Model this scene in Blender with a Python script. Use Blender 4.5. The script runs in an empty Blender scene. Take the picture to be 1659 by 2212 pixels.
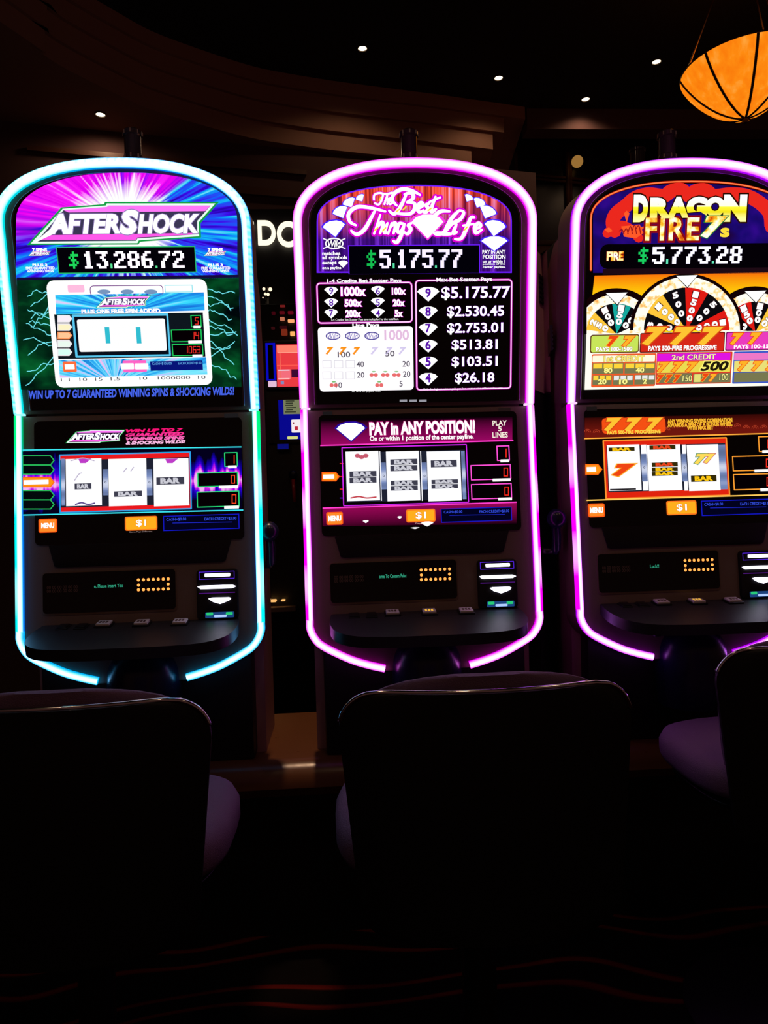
import bpy, bmesh, math, random
from mathutils import Vector, Matrix
random.seed(7)
S = bpy.context.scene
COL = S.collection
# ------------------------------------------------------------------ camera
F, CX, CY = 1550.0, 829.5, 1106.0          # focal length and centre in photo pixels (1659 x 2212)
YAW, PITCH, ROLL = .0622, .0099, .0296
ZC = 1.16
CAM = Vector((0, 0, ZC))
fwd = Vector((math.sin(YAW)*math.cos(PITCH), math.cos(YAW)*math.cos(PITCH), -math.sin(PITCH)))
r0 = Vector((math.cos(YAW), -math.sin(YAW), 0)); d0 = fwd.cross(r0)
rgt = math.cos(ROLL)*r0 + math.sin(ROLL)*d0
dwn = -math.sin(ROLL)*r0 + math.cos(ROLL)*d0
cd = bpy.data.cameras.new('camera'); cam = bpy.data.objects.new('camera', cd); COL.objects.link(cam)
cd.sensor_fit = 'VERTICAL'; cd.sensor_height = 36; cd.lens = F/2212*36; cd.clip_start = .02
cam.matrix_world = Matrix(((rgt.x, -dwn.x, -fwd.x, 0), (rgt.y, -dwn.y, -fwd.y, 0), (rgt.z, -dwn.z, -fwd.z, ZC), (0, 0, 0, 1)))
S.camera = cam
# ------------------------------------------------------------------ world and exposure
w = bpy.data.worlds.new('world'); S.world = w; w.use_nodes = True
w.node_tree.nodes['Background'].inputs[0].default_value = (.050, .020, .016, 1)
w.node_tree.nodes['Background'].inputs[1].default_value = .8
vs = S.view_settings; vs.view_transform = 'Standard'; vs.look = 'None'; vs.exposure = 0; vs.gamma = 1; vs.use_curve_mapping = False
S.cycles.use_denoising = True; S.cycles.max_bounces = 6; S.cycles.sample_clamp_indirect = 3.0

# ------------------------------------------------------------------ helpers
def ray(px, py): return fwd + rgt*((px-CX)/F) + dwn*((py-CY)/F)
def at_z(px, py, z): d = ray(px, py); return CAM + d*((z-ZC)/d.z)
def at_y(px, py, y): d = ray(px, py); return CAM + d*(y/d.y)
def at_d(px, py, dep): return CAM + ray(px, py)*dep
def lin(c):
    c = c/255; return c/12.92 if c <= .04045 else ((c+.055)/1.055)**2.4
def L3(rgb): return tuple(lin(c) for c in rgb)
_m = {}
def PB(name, rgb, rough=.5, metal=0, spec=.5, bump=0, bscale=200, coat=0):
    """plain surface; rgb is linear reflectance"""
    if name in _m: return _m[name]
    m = bpy.data.materials.new(name); m.use_nodes = True; nt = m.node_tree; b = nt.nodes['Principled BSDF']
    b.inputs['Base Color'].default_value = (*rgb, 1); b.inputs['Roughness'].default_value = rough
    b.inputs['Metallic'].default_value = metal; b.inputs['Specular IOR Level'].default_value = spec
    b.inputs['Coat Weight'].default_value = coat
    tc = nt.nodes.new('ShaderNodeTexCoord')
    n = nt.nodes.new('ShaderNodeTexNoise'); n.inputs['Scale'].default_value = bscale; n.inputs['Detail'].default_value = 3
    nt.links.new(tc.outputs['Object'], n.inputs['Vector'])
    mr = nt.nodes.new('ShaderNodeMapRange'); mr.inputs['To Min'].default_value = max(.03, rough-.06); mr.inputs['To Max'].default_value = rough+.06
    nt.links.new(n.outputs['Fac'], mr.inputs['Value']); nt.links.new(mr.outputs[0], b.inputs['Roughness'])
    if bump:
        bp = nt.nodes.new('ShaderNodeBump'); bp.inputs['Strength'].default_value = bump; bp.inputs['Distance'].default_value = .002
        nt.links.new(n.outputs['Fac'], bp.inputs['Height']); nt.links.new(bp.outputs[0], b.inputs['Normal'])
    _m[name] = m; return m
def EM(rgb, s=1.0, sample=False):
    """self-lit print or lamp, colour given as display values"""
    k = ('em', rgb, s, sample)
    if k in _m: return _m[k]
    m = bpy.data.materials.new('lit_%d_%d_%d' % rgb); m.use_nodes = True; nt = m.node_tree; nt.nodes.clear()
    e = nt.nodes.new('ShaderNodeEmission'); o = nt.nodes.new('ShaderNodeOutputMaterial')
    e.inputs[0].default_value = (*L3(rgb), 1); e.inputs[1].default_value = s
    nt.links.new(e.outputs[0], o.inputs[0])
    if not sample: m.cycles.emission_sampling = 'NONE'
    _m[k] = m; return m
def art_mat(name, build, strength=1.0):
    """emissive screen artwork: build(nt, u, v) returns a colour socket; u, v are panel metres"""
    if name in _m: return _m[name]
    m = bpy.data.materials.new(name); m.use_nodes = True; nt = m.node_tree; nt.nodes.clear()
    tc = nt.nodes.new('ShaderNodeTexCoord'); sp = nt.nodes.new('ShaderNodeSeparateXYZ'); nt.links.new(tc.outputs['Object'], sp.inputs[0])
    e = nt.nodes.new('ShaderNodeEmission'); o = nt.nodes.new('ShaderNodeOutputMaterial'); e.inputs[1].default_value = strength
    nt.links.new(build(nt, sp.outputs[0], sp.outputs[1]), e.inputs[0]); nt.links.new(e.outputs[0], o.inputs[0])
    _m[name] = m; return m
def MA(nt, op, a, b=None, c=None, clamp=False):
    n = nt.nodes.new('ShaderNodeMath'); n.operation = op; n.use_clamp = clamp
    for i, x in enumerate((a, b, c)):
        if x is None: continue
        if isinstance(x, (int, float)): n.inputs[i].default_value = x
        else: nt.links.new(x, n.inputs[i])
    return n.outputs[0]
def RAMP(nt, fac, stops, inter='LINEAR'):
    n = nt.nodes.new('ShaderNodeValToRGB'); cr = n.color_ramp; cr.interpolation = inter
    while len(cr.elements) < len(stops): cr.elements.new(.5)
    for e, (p, c) in zip(cr.elements, stops): e.position = p; e.color = (*L3(c), 1)
    nt.links.new(fac, n.inputs[0]); return n.outputs[0]
def NOISE(nt, x, y, sc, detail=2, z=0):
    cb = nt.nodes.new('ShaderNodeCombineXYZ')
    for i, q in enumerate((x, y, z)):
        if isinstance(q, (int, float)): cb.inputs[i].default_value = q
        else: nt.links.new(q, cb.inputs[i])
    n = nt.nodes.new('ShaderNodeTexNoise'); n.inputs['Scale'].default_value = sc; n.inputs['Detail'].default_value = detail
    nt.links.new(cb.outputs[0], n.inputs['Vector']); return n.outputs['Fac']
def MIXC(nt, fac, a, b, mode='MIX'):
    n = nt.nodes.new('ShaderNodeMix'); n.data_type = 'RGBA'; n.blend_type = mode
    for s, q in ((n.inputs[0], fac), (n.inputs[6], a), (n.inputs[7], b)):
        if isinstance(q, (int, float)): s.default_value = q
        elif isinstance(q, tuple): s.default_value = (*L3(q), 1)
        else: nt.links.new(q, s)
    return n.outputs[2]

def link(name, me, mat=None, parent=None, mats=None):
    o = bpy.data.objects.new(name, me); COL.objects.link(o)
    if mat: me.materials.append(mat)
    for m in mats or []: me.materials.append(m)
    if parent: o.parent = parent
    return o
def mesh(name, vs, fs, mat=None, parent=None, smooth=False):
    me = bpy.data.meshes.new(name); me.from_pydata([tuple(v) for v in vs], [], fs); me.update()
    if smooth: me.polygons.foreach_set('use_smooth', [True]*len(me.polygons))
    return link(name, me, mat, parent)
def bmobj(name, bm, mat=None, parent=None, smooth=False, fixn=True):
    if fixn: bmesh.ops.recalc_face_normals(bm, faces=bm.faces)
    me = bpy.data.meshes.new(name); bm.to_mesh(me); bm.free()
    if smooth:
        me.polygons.foreach_set('use_smooth', [True]*len(me.polygons))
        me.set_sharp_from_angle(angle=math.radians(38))
    return link(name, me, mat, parent)
def box(name, a, b, mat, parent=None, bevel=0, seg=2):
    bm = bmesh.new(); bmesh.ops.create_cube(bm, size=1)
    for v in bm.verts: v.co = Vector([(a[i]+b[i])/2 + v.co[i]*(b[i]-a[i]) for i in range(3)])
    if bevel: bmesh.ops.bevel(bm, geom=bm.edges[:], offset=bevel, segments=seg, affect='EDGES', profile=.5)
    return bmobj(name, bm, mat, parent, smooth=bool(bevel))
def prism(name, pts, n0, n1, mat, parent=None, bevel=0, seg=2):
    """polygon pts (u, v) extruded from n0 to n1 along the third axis"""
    bm = bmesh.new()
    a = [bm.verts.new((p[0], p[1], n0)) for p in pts]; b = [bm.verts.new((p[0], p[1], n1)) for p in pts]
    bm.faces.new(a[::-1]); bm.faces.new(b); n = len(pts)
    for i in range(n): bm.faces.new((a[i], a[(i+1) % n], b[(i+1) % n], b[i]))
    if bevel:
        top = [e for e in bm.edges if all(abs(v.co.z-n1) < 1e-7 for v in e.verts)]
        bmesh.ops.bevel(bm, geom=top, offset=bevel, segments=seg, affect='EDGES', profile=.5)
    return bmobj(name, bm, mat, parent, smooth=bool(bevel))
def lathe(name, prof, mat, parent=None, n=28, loc=(0, 0, 0)):
    vs, fs = [], []
    for (r, z) in prof:
        for i in range(n):
            a = 2*math.pi*i/n; vs.append((loc[0]+r*math.cos(a), loc[1]+r*math.sin(a), loc[2]+z))
    for j in range(len(prof)-1):
        for i in range(n):
            fs.append((j*n+i, j*n+(i+1) % n, (j+1)*n+(i+1) % n, (j+1)*n+i))
    bm = bmesh.new(); me = bpy.data.meshes.new('t'); me.from_pydata(vs, [], fs); bm.from_mesh(me); bpy.data.meshes.remove(me)
    bmesh.ops.remove_doubles(bm, verts=bm.verts, dist=1e-6)
    return bmobj(name, bm, mat, parent, smooth=True)
def tube(name, pts, r, mat, parent=None, n=8, closed=False):
    pts = [Vector(p) for p in pts]; m = len(pts); vs, fs = [], []; up = Vector((.13, .21, 1)).normalized()
    for i, p in enumerate(pts):
        t = (pts[(i+1) % m]-pts[i-1]) if closed else (pts[min(i+1, m-1)]-pts[max(i-1, 0)])
        t.normalize(); a = t.cross(up)
        if a.length < 1e-3: a = t.cross(Vector((1, 0, 0)))
        a.normalize(); b = t.cross(a); rr = r[i] if isinstance(r, (list, tuple)) else r
        for k in range(n): q = 2*math.pi*k/n; vs.append(p+a*(rr*math.cos(q))+b*(rr*math.sin(q)))
    for i in range(m if closed else m-1):
        for k in range(n): fs.append((i*n+k, i*n+(k+1) % n, ((i+1) % m)*n+(k+1) % n, ((i+1) % m)*n+k))
    if not closed: fs += [tuple(range(n))[::-1], tuple(range((m-1)*n, m*n))]
    return mesh(name, vs, fs, mat, parent, smooth=True)
def smooth_path(pts, k=6):
    out = []; n = len(pts)
    for i in range(n-1):
        p0, p1, p2, p3 = pts[max(i-1, 0)], pts[i], pts[i+1], pts[min(i+2, n-1)]
        for j in range(k):
            t = j/k
            out.append(tuple(.5*(2*b+(-a+c)*t+(2*a-5*b+4*c-d)*t*t+(-a+3*b-3*c+d)*t**3) for a, b, c, d in zip(p0, p1, p2, p3)))
    out.append(tuple(pts[-1])); return out
def empty(name, loc, rz=0):
    o = bpy.data.objects.new(name, None); COL.objects.link(o); o.location = loc; o.rotation_euler = (0, 0, rz); o.empty_display_size = .1
    return o
def tag(o, label=None, cat=None, group=None, kind=None):
    for k, v in (('label', label), ('category', cat), ('group', group), ('kind', kind)):
        if v: o[k] = v
    return o

# ------------------------------------------------------------------ materials
M_black = PB('black_plastic', (.006, .006, .007), .35)
M_paint = PB('taupe_paint', (.24, .165, .135), .55, bump=.15, bscale=500)
M_bezel = PB('dark_bezel', (.13, .10, .13), .45)
M_glass = PB('black_glass', (.003, .003, .004), .07)
M_chrome = PB('chrome', (.75, .75, .78), .12, metal=1)
M_dark = PB('dark_body', (.008, .006, .008), .5)
M_deck = PB('deck_plastic', (.018, .018, .02), .42, bump=.1, bscale=700)
M_vinyl_b = PB('black_vinyl', (.006, .006, .006), .5, spec=.3, bump=.2, bscale=260)
M_vinyl = PB('mauve_fabric', (.16, .09, .17), .75, bump=.5, bscale=420)
M_brown = PB('brown_veneer', (.13, .05, .02), .3, bump=.05, bscale=60)
M_soffit = PB('plaster', (.40, .22, .16), .85, bump=.2, bscale=60)
M_ceil = PB('ceiling_paint', (.012, .011, .014), .9)
M_wall = PB('wall_paint', (.10, .05, .05), .85, bump=.2, bscale=40)
M_wall2 = PB('dark_glazing', (.012, .010, .02), .25)
M_wood = PB('dark_wood', (.10, .04, .025), .45, bump=.1, bscale=90)
M_silver = PB('silver_line', (.5, .48, .55), .3, metal=1)
M_navy = PB('navy_gloss', (.01, .012, .04), .25)

# ------------------------------------------------------------------ the setting
ZS = 3.6; ZT = 4.03
def carpet(nt, b):
    tc = nt.nodes.new('ShaderNodeTexCoord')
    n = nt.nodes.new('ShaderNodeTexNoise'); n.inputs['Scale'].default_value = 1.6; n.inputs['Detail'].default_value = 1
    nt.links.new(tc.outputs['Object'], n.inputs['Vector'])
    wv = nt.nodes.new('ShaderNodeTexWave'); wv.inputs['Scale'].default_value = 1.4; wv.inputs['Distortion'].default_value = 7; wv.inputs['Detail'].default_value = 1; wv.bands_direction = 'Y'
    nt.links.new(tc.outputs['Object'], wv.inputs['Vector'])
    c = RAMP(nt, wv.outputs['Fac'], [(.0, (10, 6, 8)), (.6, (14, 7, 8)), (.68, (92, 14, 12)), (.8, (104, 24, 16)), (.87, (14, 7, 8))])
    nt.links.new(c, b.inputs['Base Color'])
M_carpet = PB('carpet', (.05, .02, .02), .95, bump=.6, bscale=600, spec=.1); carpet(M_carpet.node_tree, M_carpet.node_tree.nodes['Principled BSDF'])
tag(box('floor', (-4.5, -1.5, -.1), (5.5, 7.2, 0), M_carpet), 'dark casino carpet with curving red bands', 'floor', kind='structure')
ceil = box('ceiling', (-4.5, -1.5, ZT), (5.5, 7.2, ZT+.1), M_ceil)
tag(ceil, 'black ceiling with stepped plaster soffit', 'ceiling', kind='structure')
# stepped soffit: plan curve taken from its lower edge at 3.6 m
edge_px = [(20, 60), (60, 92), (114, 132), (170, 163), (241, 198), (320, 234), (422, 266), (530, 295), (600, 308), (720, 324), (853, 338), (940, 347), (1019, 356)]
edge = [at_z(x, y, ZS) for x, y in edge_px]
d_first = (edge[0]-edge[1]).normalized(); edge.insert(0, edge[0]+d_first*2.0+Vector((-.6, -.6, 0)))
edge = [Vector((*q, ZS)) for q in smooth_path([(e.x, e.y) for e in edge], 4)]
def offs(path, s, ext):
    out = []
    for i, p in enumerate(path):
        t = (path[min(i+1, len(path)-1)]-path[max(i-1, 0)]).normalized(); nrm = Vector((t.y, -t.x, 0)); out.append(p+nrm*s)
    t = (path[-1]-path[-2]).normalized(); out.append(out[-1]+t*ext) if ext else None
    return out
for i, (za, zb, s, ext) in enumerate([(3.6, 3.718, 0, 0), (3.718, 3.836, .025, .16), (3.836, 3.94, .05, .24), (3.94, 4.028, .075, .40)]):
    p = offs(edge, s, ext); e = p[-1]
    pl = [(q.x, q.y) for q in p]+[(e.x+.15, 7.0), (-4.4, 7.0), (-4.4, p[0].y)]
    prism('soffit_tier', pl, za, zb, M_soffit, ceil)
# back wall, running away to the right below the soffit
wa, wb = at_z(82, 268, ZS), at_z(760, 334, ZS); wd = (wb-wa).normalized(); wl = wa-wd*2.6; wr = wb+wd*1.4
wn = Vector((wd.y, -wd.x, 0))
def wall(name, a, b, z0, z1, t, mat):
    n = Vector(((b-a).y, -(b-a).x, 0)).normalized()
    return prism(name, [(a.x, a.y), (b.x, b.y), (b.x-n.x*t, b.y-n.y*t), (a.x-n.x*t, a.y-n.y*t)], z0, z1, mat)
wback = tag(wall('wall_back', wl, wr, 0, ZS-.002, .1, M_wall), 'brown plaster wall behind the machines', 'wall', kind='structure')
def on_wall(px, py):
    d = ray(px, py); return CAM + d*((wa-CAM).dot(wn)/d.dot(wn))
for (xa, ya, xb, yb, h) in [(60, 318, 660, 352, .03), (430, 398, 640, 410, .05)]:
    a, b = on_wall(xa, ya), on_wall(xb, yb)
    o = wall('wall_rail', Vector((a.x, a.y, 0)), Vector((b.x, b.y, 0)), a.z-h, a.z, -.03, M_wood); o.parent = wback
wrt = tag(box('wall_right', (wr.x-.05, 5.6, 0), (5.5, 5.7, ZT), M_wall2), 'dark glazed wall with brown mullions', 'wall', kind='structure')
tag(box('wall_left', (-4.5, -1.5, 0), (-4.4, 7.2, ZT), M_wall), 'dark side wall', 'wall', kind='structure')
def bar(xa, ya, xb, yb, t, mat=M_wood, name='mullion', Y=5.58):
    a, b = at_y(xa, ya, Y), at_y(xb, yb, Y)
    return tube(name, [a, b], t, mat, wrt, n=6)
bar(1225, 330, 1228, 455, .022); bar(1232, 330, 1234, 455, .012)
bar(1130, 376, 1300, 392, .012); bar(1130, 384, 1300, 400, .012)
# lower beam crossing the ceiling at the right
p1 = at_y(1135, 280, 5.25)
tag(box('trim_1', (p1.x, 5.2, 3.88), (5.5, 5.34, ZT-.001), PB('beam_plaster', (.12, .06, .06), .85)), 'brown beam along the dark glazed wall', 'trim', kind='structure')

# ------------------------------------------------------------------ slot machine panels
ZW = ZC+.2612; Y0 = 1.93; TU, TL = .164, .0612
HW = .315; VS, RISE, NS = .467, .156, 2.28
class Panel:
    """flat front panel of one machine: u to the right, v up the panel, n out of it"""
    def __init__(s, x0, upper):
        s.o = Vector((x0, Y0, ZW)); s.U = Vector((1, 0, 0))
        s.V = (Vector((0, -TU, 1)) if upper else Vector((0, TL, 1))).normalized(); s.N = s.U.cross(s.V); s.obj = None
    def P(s, px, py):
        d = ray(px, py); q = CAM + d*((s.o-CAM).dot(s.N)/d.dot(s.N)) - s.o
        return (q.dot(s.U), q.dot(s.V))
    def k(s, px, py): return (s.P(px+1, py)[0]-s.P(px, py)[0])      # metres per photo pixel
    def mat(s): return Matrix(((s.U.x, s.V.x, s.N.x, 0), (s.U.y, s.V.y, s.N.y, 0), (s.U.z, s.V.z, s.N.z, ZW), (0, 0, 0, 1)))
def LN(k): return .0036+.00035*k
def flat(p, name, polys, mat, k, n=None):
    """flat printed shapes (list of (u, v) polygons) as one mesh just above the glass"""
    vs, fs = [], []; z = LN(k) if n is None else n
    for pl in polys:
        a = len(vs); vs += [(x, y, z) for x, y in pl]; fs.append(tuple(range(a, a+len(pl))))
    return mesh(name, vs, fs, mat, p.obj)
def ccw(pl):
    a = sum(pl[i-1][0]*pl[i][1]-pl[i][0]*pl[i-1][1] for i in range(len(pl))); return pl if a > 0 else pl[::-1]
def rrect(cx, cy, w, h, r=0, n=4):
    if r <= 0: return [(cx-w/2, cy-h/2), (cx+w/2, cy-h/2), (cx+w/2, cy+h/2), (cx-w/2, cy+h/2)]
    out = []
    for qx, qy, a0 in ((1, -1, -90), (1, 1, 0), (-1, 1, 90), (-1, -1, 180)):
        for i in range(n+1):
            a = math.radians(a0+90*i/n); out.append((cx+qx*(w/2-r)+r*math.cos(a), cy+qy*(h/2-r)+r*math.sin(a)))
    return out
def ctr(p, x0, y0, x1, y1):
    c = p.P((x0+x1)/2, (y0+y1)/2); k = p.k((x0+x1)/2, (y0+y1)/2); return c[0], c[1], (x1-x0)*k, (y1-y0)*k, k
def rect(p, x0, y0, x1, y1, mat, k=1, r=0, name='printed_panel'):
    u, v, w_, h, q = ctr(p, x0, y0, x1, y1); return flat(p, name, [rrect(u, v, w_, h, r*q)], mat, k)
def frame(p, x0, y0, x1, y1, t, mat, k=2, r=0, name='frame_line'):
    u, v, w_, h, q = ctr(p, x0, y0, x1, y1); t *= q; r = max(r*q, .0001)
    a = rrect(u, v, w_, h, r); b = rrect(u, v, w_-2*t, h-2*t, max(r-t, .00005)); n = len(a)
    return flat(p, name, [[a[i], a[(i+1) % n], b[(i+1) % n], b[i]] for i in range(n)], mat, k)
def poly(p, pts, mat, k=1, name='printed_shape'): return flat(p, name, [ccw([p.P(x, y) for x, y in pts])], mat, k)
def polys(p, lst, mat, k=1, name='printed_shape'): return flat(p, name, [ccw([p.P(x, y) for x, y in pts]) for pts in lst], mat, k)
def line(p, xa, ya, xb, yb, t, mat, k=2, name='frame_line'):
    dx, dy = xb-xa, yb-ya; l = math.hypot(dx, dy); ox, oy = -dy/l*t/2, dx/l*t/2
    return poly(p, [(xa+ox, ya+oy), (xb+ox, yb+oy), (xb-ox, yb-oy), (xa-ox, ya-oy)], mat, k, name)
def ribbon(pts, w):
    """quads along a polyline with round ends; w a width or one per point"""
    out = []; n = len(pts); L, R = [], []
    for i, q in enumerate(pts):
        a, b = pts[max(i-1, 0)], pts[min(i+1, n-1)]; dx, dy = b[0]-a[0], b[1]-a[1]; l = math.hypot(dx, dy) or 1
        ww = (w[i] if isinstance(w, list) else w)/2
        L.append((q[0]-dy/l*ww, q[1]+dx/l*ww)); R.append((q[0]+dy/l*ww, q[1]-dx/l*ww))
    for i in range(n-1): out.append([L[i], L[i+1], R[i+1], R[i]])
    for q, ww in ((pts[0], w[0] if isinstance(w, list) else w), (pts[-1], w[-1] if isinstance(w, list) else w)):
        out.append([(q[0]+ww/2*math.cos(t*math.pi/4), q[1]+ww/2*math.sin(t*math.pi/4)) for t in range(8)])
    return out
def strokes(p, lst, wpx, mat, k, name='script_lettering', sm=True, swell=False):
    pl = []
    for s in lst:
        s = smooth_path(s, 5) if sm and len(s) > 2 else s
        wd = [wpx*(.62+.5*math.sin(math.pi*i/(len(s)-1))) for i in range(len(s))] if swell else wpx
        pl += ribbon(s, wd)
    return polys(p, pl, mat, k, name)
_tc = {}
def text_mesh(s, shear=0, bold=0, sp=1.0):
    key = (s, shear, bold, sp)
    if key not in _tc:
        c = bpy.data.curves.new('t', 'FONT'); c.body = s; c.shear = shear; c.offset = bold; c.space_character = sp; c.resolution_u = 3; c.align_x = 'CENTER'
        c.space_line = .8; c.fill_mode = 'FRONT' if hasattr(c, 'fill_mode') else c.fill_mode
        o = bpy.data.objects.new('t', c); COL.objects.link(o)
        dg = bpy.context.evaluated_depsgraph_get(); me = bpy.data.meshes.new_from_object(o.evaluated_get(dg))
        vs = [v.co.copy() for v in me.vertices]; fs = [tuple(q.vertices) for q in me.polygons]
        bpy.data.objects.remove(o); bpy.data.curves.remove(c); bpy.data.meshes.remove(me)
        _tc[key] = (vs, fs)
    return _tc[key]
def text(p, s, x0, y0, x1, y1, mat, k=3, shear=0, bold=.0, rot=0, name='lettering', sp=1.0, outline=None, ob=.04):
    """lettering fitted to a box of the photograph on the panel"""
    vs, fs = text_mesh(s, shear, bold, sp)
    xs = [v.x for v in vs]; ys = [v.y for v in vs]; u, v, w_, h, q = ctr(p, x0, y0, x1, y1)
    sx = w_/(max(xs)-min(xs)); sy = h/(max(ys)-min(ys)); mx, my = (max(xs)+min(xs))/2, (max(ys)+min(ys))/2
    c, sn = math.cos(rot), math.sin(rot)
    def put(vv, z): return [(u+c*(a.x-mx)*sx-sn*(a.y-my)*sy, v+sn*(a.x-mx)*sx+c*(a.y-my)*sy, z) for a in vv]
    if outline:  # larger layer behind: printed outline that also imitates the letters' glow halo
        v2, f2 = text_mesh(s, shear, bold+ob, sp); mesh(name+'_outline', put(v2, LN(k)-.00015), f2, outline, p.obj)
    return mesh(name, put(vs, LN(k)), fs, mat, p.obj)
DOT = {'0': '01110 10001 10011 10101 11001 10001 01110', '1': '00100 01100 00100 00100 00100 00100 01110', '2': '01110 10001 00001 00110 01000 10000 11111',
       '3': '11111 00010 00100 00010 00001 10001 01110', '4': '00010 00110 01010 10010 11111 00010 00010', '5': '11111 10000 11110 00001 00001 10001 01110',
       '6': '00110 01000 10000 11110 10001 10001 01110', '7': '11111 00001 00010 00100 01000 01000 01000', '8': '01110 10001 10001 01110 10001 10001 01110',
       '9': '01110 10001 10001 01111 00001 00010 01100', '$': '00100 01111 10100 01110 00101 11110 00100'}
def dots(p, s, x0, y0, x1, y1, mats, k=4, fat=True):
    """LED matrix figures: each lamp of the matrix is a small square"""
    cols = []
    for ch in s:
        if ch in '.,': cols.append((ch, 2))
        else: cols.append((ch, 7 if fat else 6))
    tot = sum(c for _, c in cols)-1; u0, v0 = p.P(x0, (y0+y1)/2); u1, _ = p.P(x1, (y0+y1)/2); q = p.k((x0+x1)/2, y0)
    pit = (u1-u0)/tot; ph = (y1-y0)*q/7; vt = v0+(y1-y0)*q/2; x = 0; res = {}
    for ch, wd in cols:
        grp = res.setdefault('$' if ch == '$' else ('.' if ch in '.,' else '0'), [])
        if ch in '.,': cells = [(0, 6), (0, 5)] if ch == ',' else [(0, 6)]
        else:
            cells = set()
            for r, row in enumerate(DOT[ch].split()):
                for c, b in enumerate(row):
                    if b == '1':
                        cells.add((c, r))
                        if fat and ch != '$': cells.add((c+1, r))
        for c, r in cells: grp.append(rrect(u0+(x+c+.5)*pit, vt-(r+.5)*ph, pit*1.02, ph*1.02))
        x += wd
    for key, pl in res.items():
        flat(p, 'jackpot_figures' if key == '0' else 'currency_sign' if key == '$' else 'figure_point', pl, mats[key], k)
SEG = {'0': 'abcdef', '1': 'bc', '2': 'abged', '3': 'abgcd', '4': 'fgbc', '5': 'afgcd', '6': 'afgedc', '7': 'abc', '8': 'abcdefg', '9': 'abcdfg'}
def seg7(p, s, x0, y0, x1, y1, mat, k=4):
    n = len(s); w_ = (x1-x0)/n*.78; out = []
    for i, ch in enumerate(s):
        a = x0+(x1-x0)/n*i; m = (y0+y1)/2; t = w_*.2; b = a+w_
        L = {'a': (a, y0, b, y0+t), 'd': (a, y1-t, b, y1), 'g': (a, m-t/2, b, m+t/2), 'f': (a, y0, a+t, m), 'b': (b-t, y0, b, m), 'e': (a, m, a+t, y1), 'c': (b-t, m, b, y1)}
        for q in SEG[ch]:
            X0, Y0_, X1, Y1 = L[q]; out.append([(X0, Y0_), (X1, Y0_), (X1, Y1), (X0, Y1)])
    return polys(p, out, mat, k, 'meter_digits')
GEM = [(-1, .35), (-.75, .72), (-.3, .95), (.3, .95), (.75, .72), (1, .35), (0, -1)]
def gem(p, cx, cy, w_, h, mat, k=3, rot=0, outline=None):
    u, v = p.P(cx, cy); q = p.k(cx, cy); c, s = math.cos(rot), math.sin(rot)
    def sh(f): return ccw([(u+c*x*w_/2*q*f-s*y*h/2*q*f, v+s*x*w_/2*q*f+c*y*h/2*q*f) for x, y in GEM])
    if outline: flat(p, 'diamond_outline', [sh(1.16)], outline, k-.4)
    return flat(p, 'diamond_symbol', [sh(1)], mat, k)
def oval(p, cx, cy, w_, h, t, mat, k=3, name='wild_oval'):
    u, v = p.P(cx, cy); q = p.k(cx, cy); n = 24; a, b = w_/2*q, h/2*q; t *= q
    A = [(u+a*math.cos(2*math.pi*i/n), v+b*math.sin(2*math.pi*i/n)) for i in range(n)]
    if t <= 0: return flat(p, name, [A], mat, k)
    B = [(u+(a-t)*math.cos(2*math.pi*i/n), v+(b-t)*math.sin(2*math.pi*i/n)) for i in range(n)]
    return flat(p, name, [[A[i], A[(i+1) % n], B[(i+1) % n], B[i]] for i in range(n)], mat, k)
def arc_top(d, n=40, v0=0.0, rise=None):
    """upper outline inset by d: from lower right, over the arch, to lower left"""
    a, b = HW-d, RISE-d*.75; out = [(a, v0)]
    for i in range(n+1):
        t = math.pi*i/n; c, s = math.cos(t), math.sin(t)
        out.append((a*math.copysign(abs(c)**(2/NS), c), VS+b*abs(s)**(2/NS)))
    out.append((-a, v0)); return out
LOW = [(.315, -.003), (.315, -.20), (.315, -.40), (.315, -.50), (.315, -.54), (.3148, -.562), (.314, -.583), (.303, -.610), (.278, -.636), (.21, -.672), (.16, -.690), (.115, -.702)]
def low_path(d, sgn):
    pts = smooth_path(LOW, 5); out = []
    for i, q in enumerate(pts):
        a, b = pts[max(i-1, 0)], pts[min(i+1, len(pts)-1)]; t = Vector((b[0]-a[0], b[1]-a[1])).normalized()
        out.append((sgn*(q[0]+t.y*d), q[1]-t.x*d))
    return out
def resample(pts, step):
    out = [pts[0]]; acc = 0
    for a, b in zip(pts, pts[1:]):
        l = math.hypot(b[0]-a[0], b[1]-a[1])
        if l < 1e-9: continue
        n = max(1, int(l/step))
        for j in range(1, n+1): out.append((a[0]+(b[0]-a[0])*j/n, a[1]+(b[1]-a[1])*j/n))
    return out
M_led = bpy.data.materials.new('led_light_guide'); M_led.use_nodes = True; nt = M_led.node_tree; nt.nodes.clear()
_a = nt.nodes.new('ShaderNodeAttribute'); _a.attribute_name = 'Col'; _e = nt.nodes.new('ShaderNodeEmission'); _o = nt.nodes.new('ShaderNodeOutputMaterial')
nt.links.new(_a.outputs['Color'], _e.inputs[0]); nt.links.new(_e.outputs[0], _o.inputs[0]); _e.inputs[1].default_value = 2.0
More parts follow.
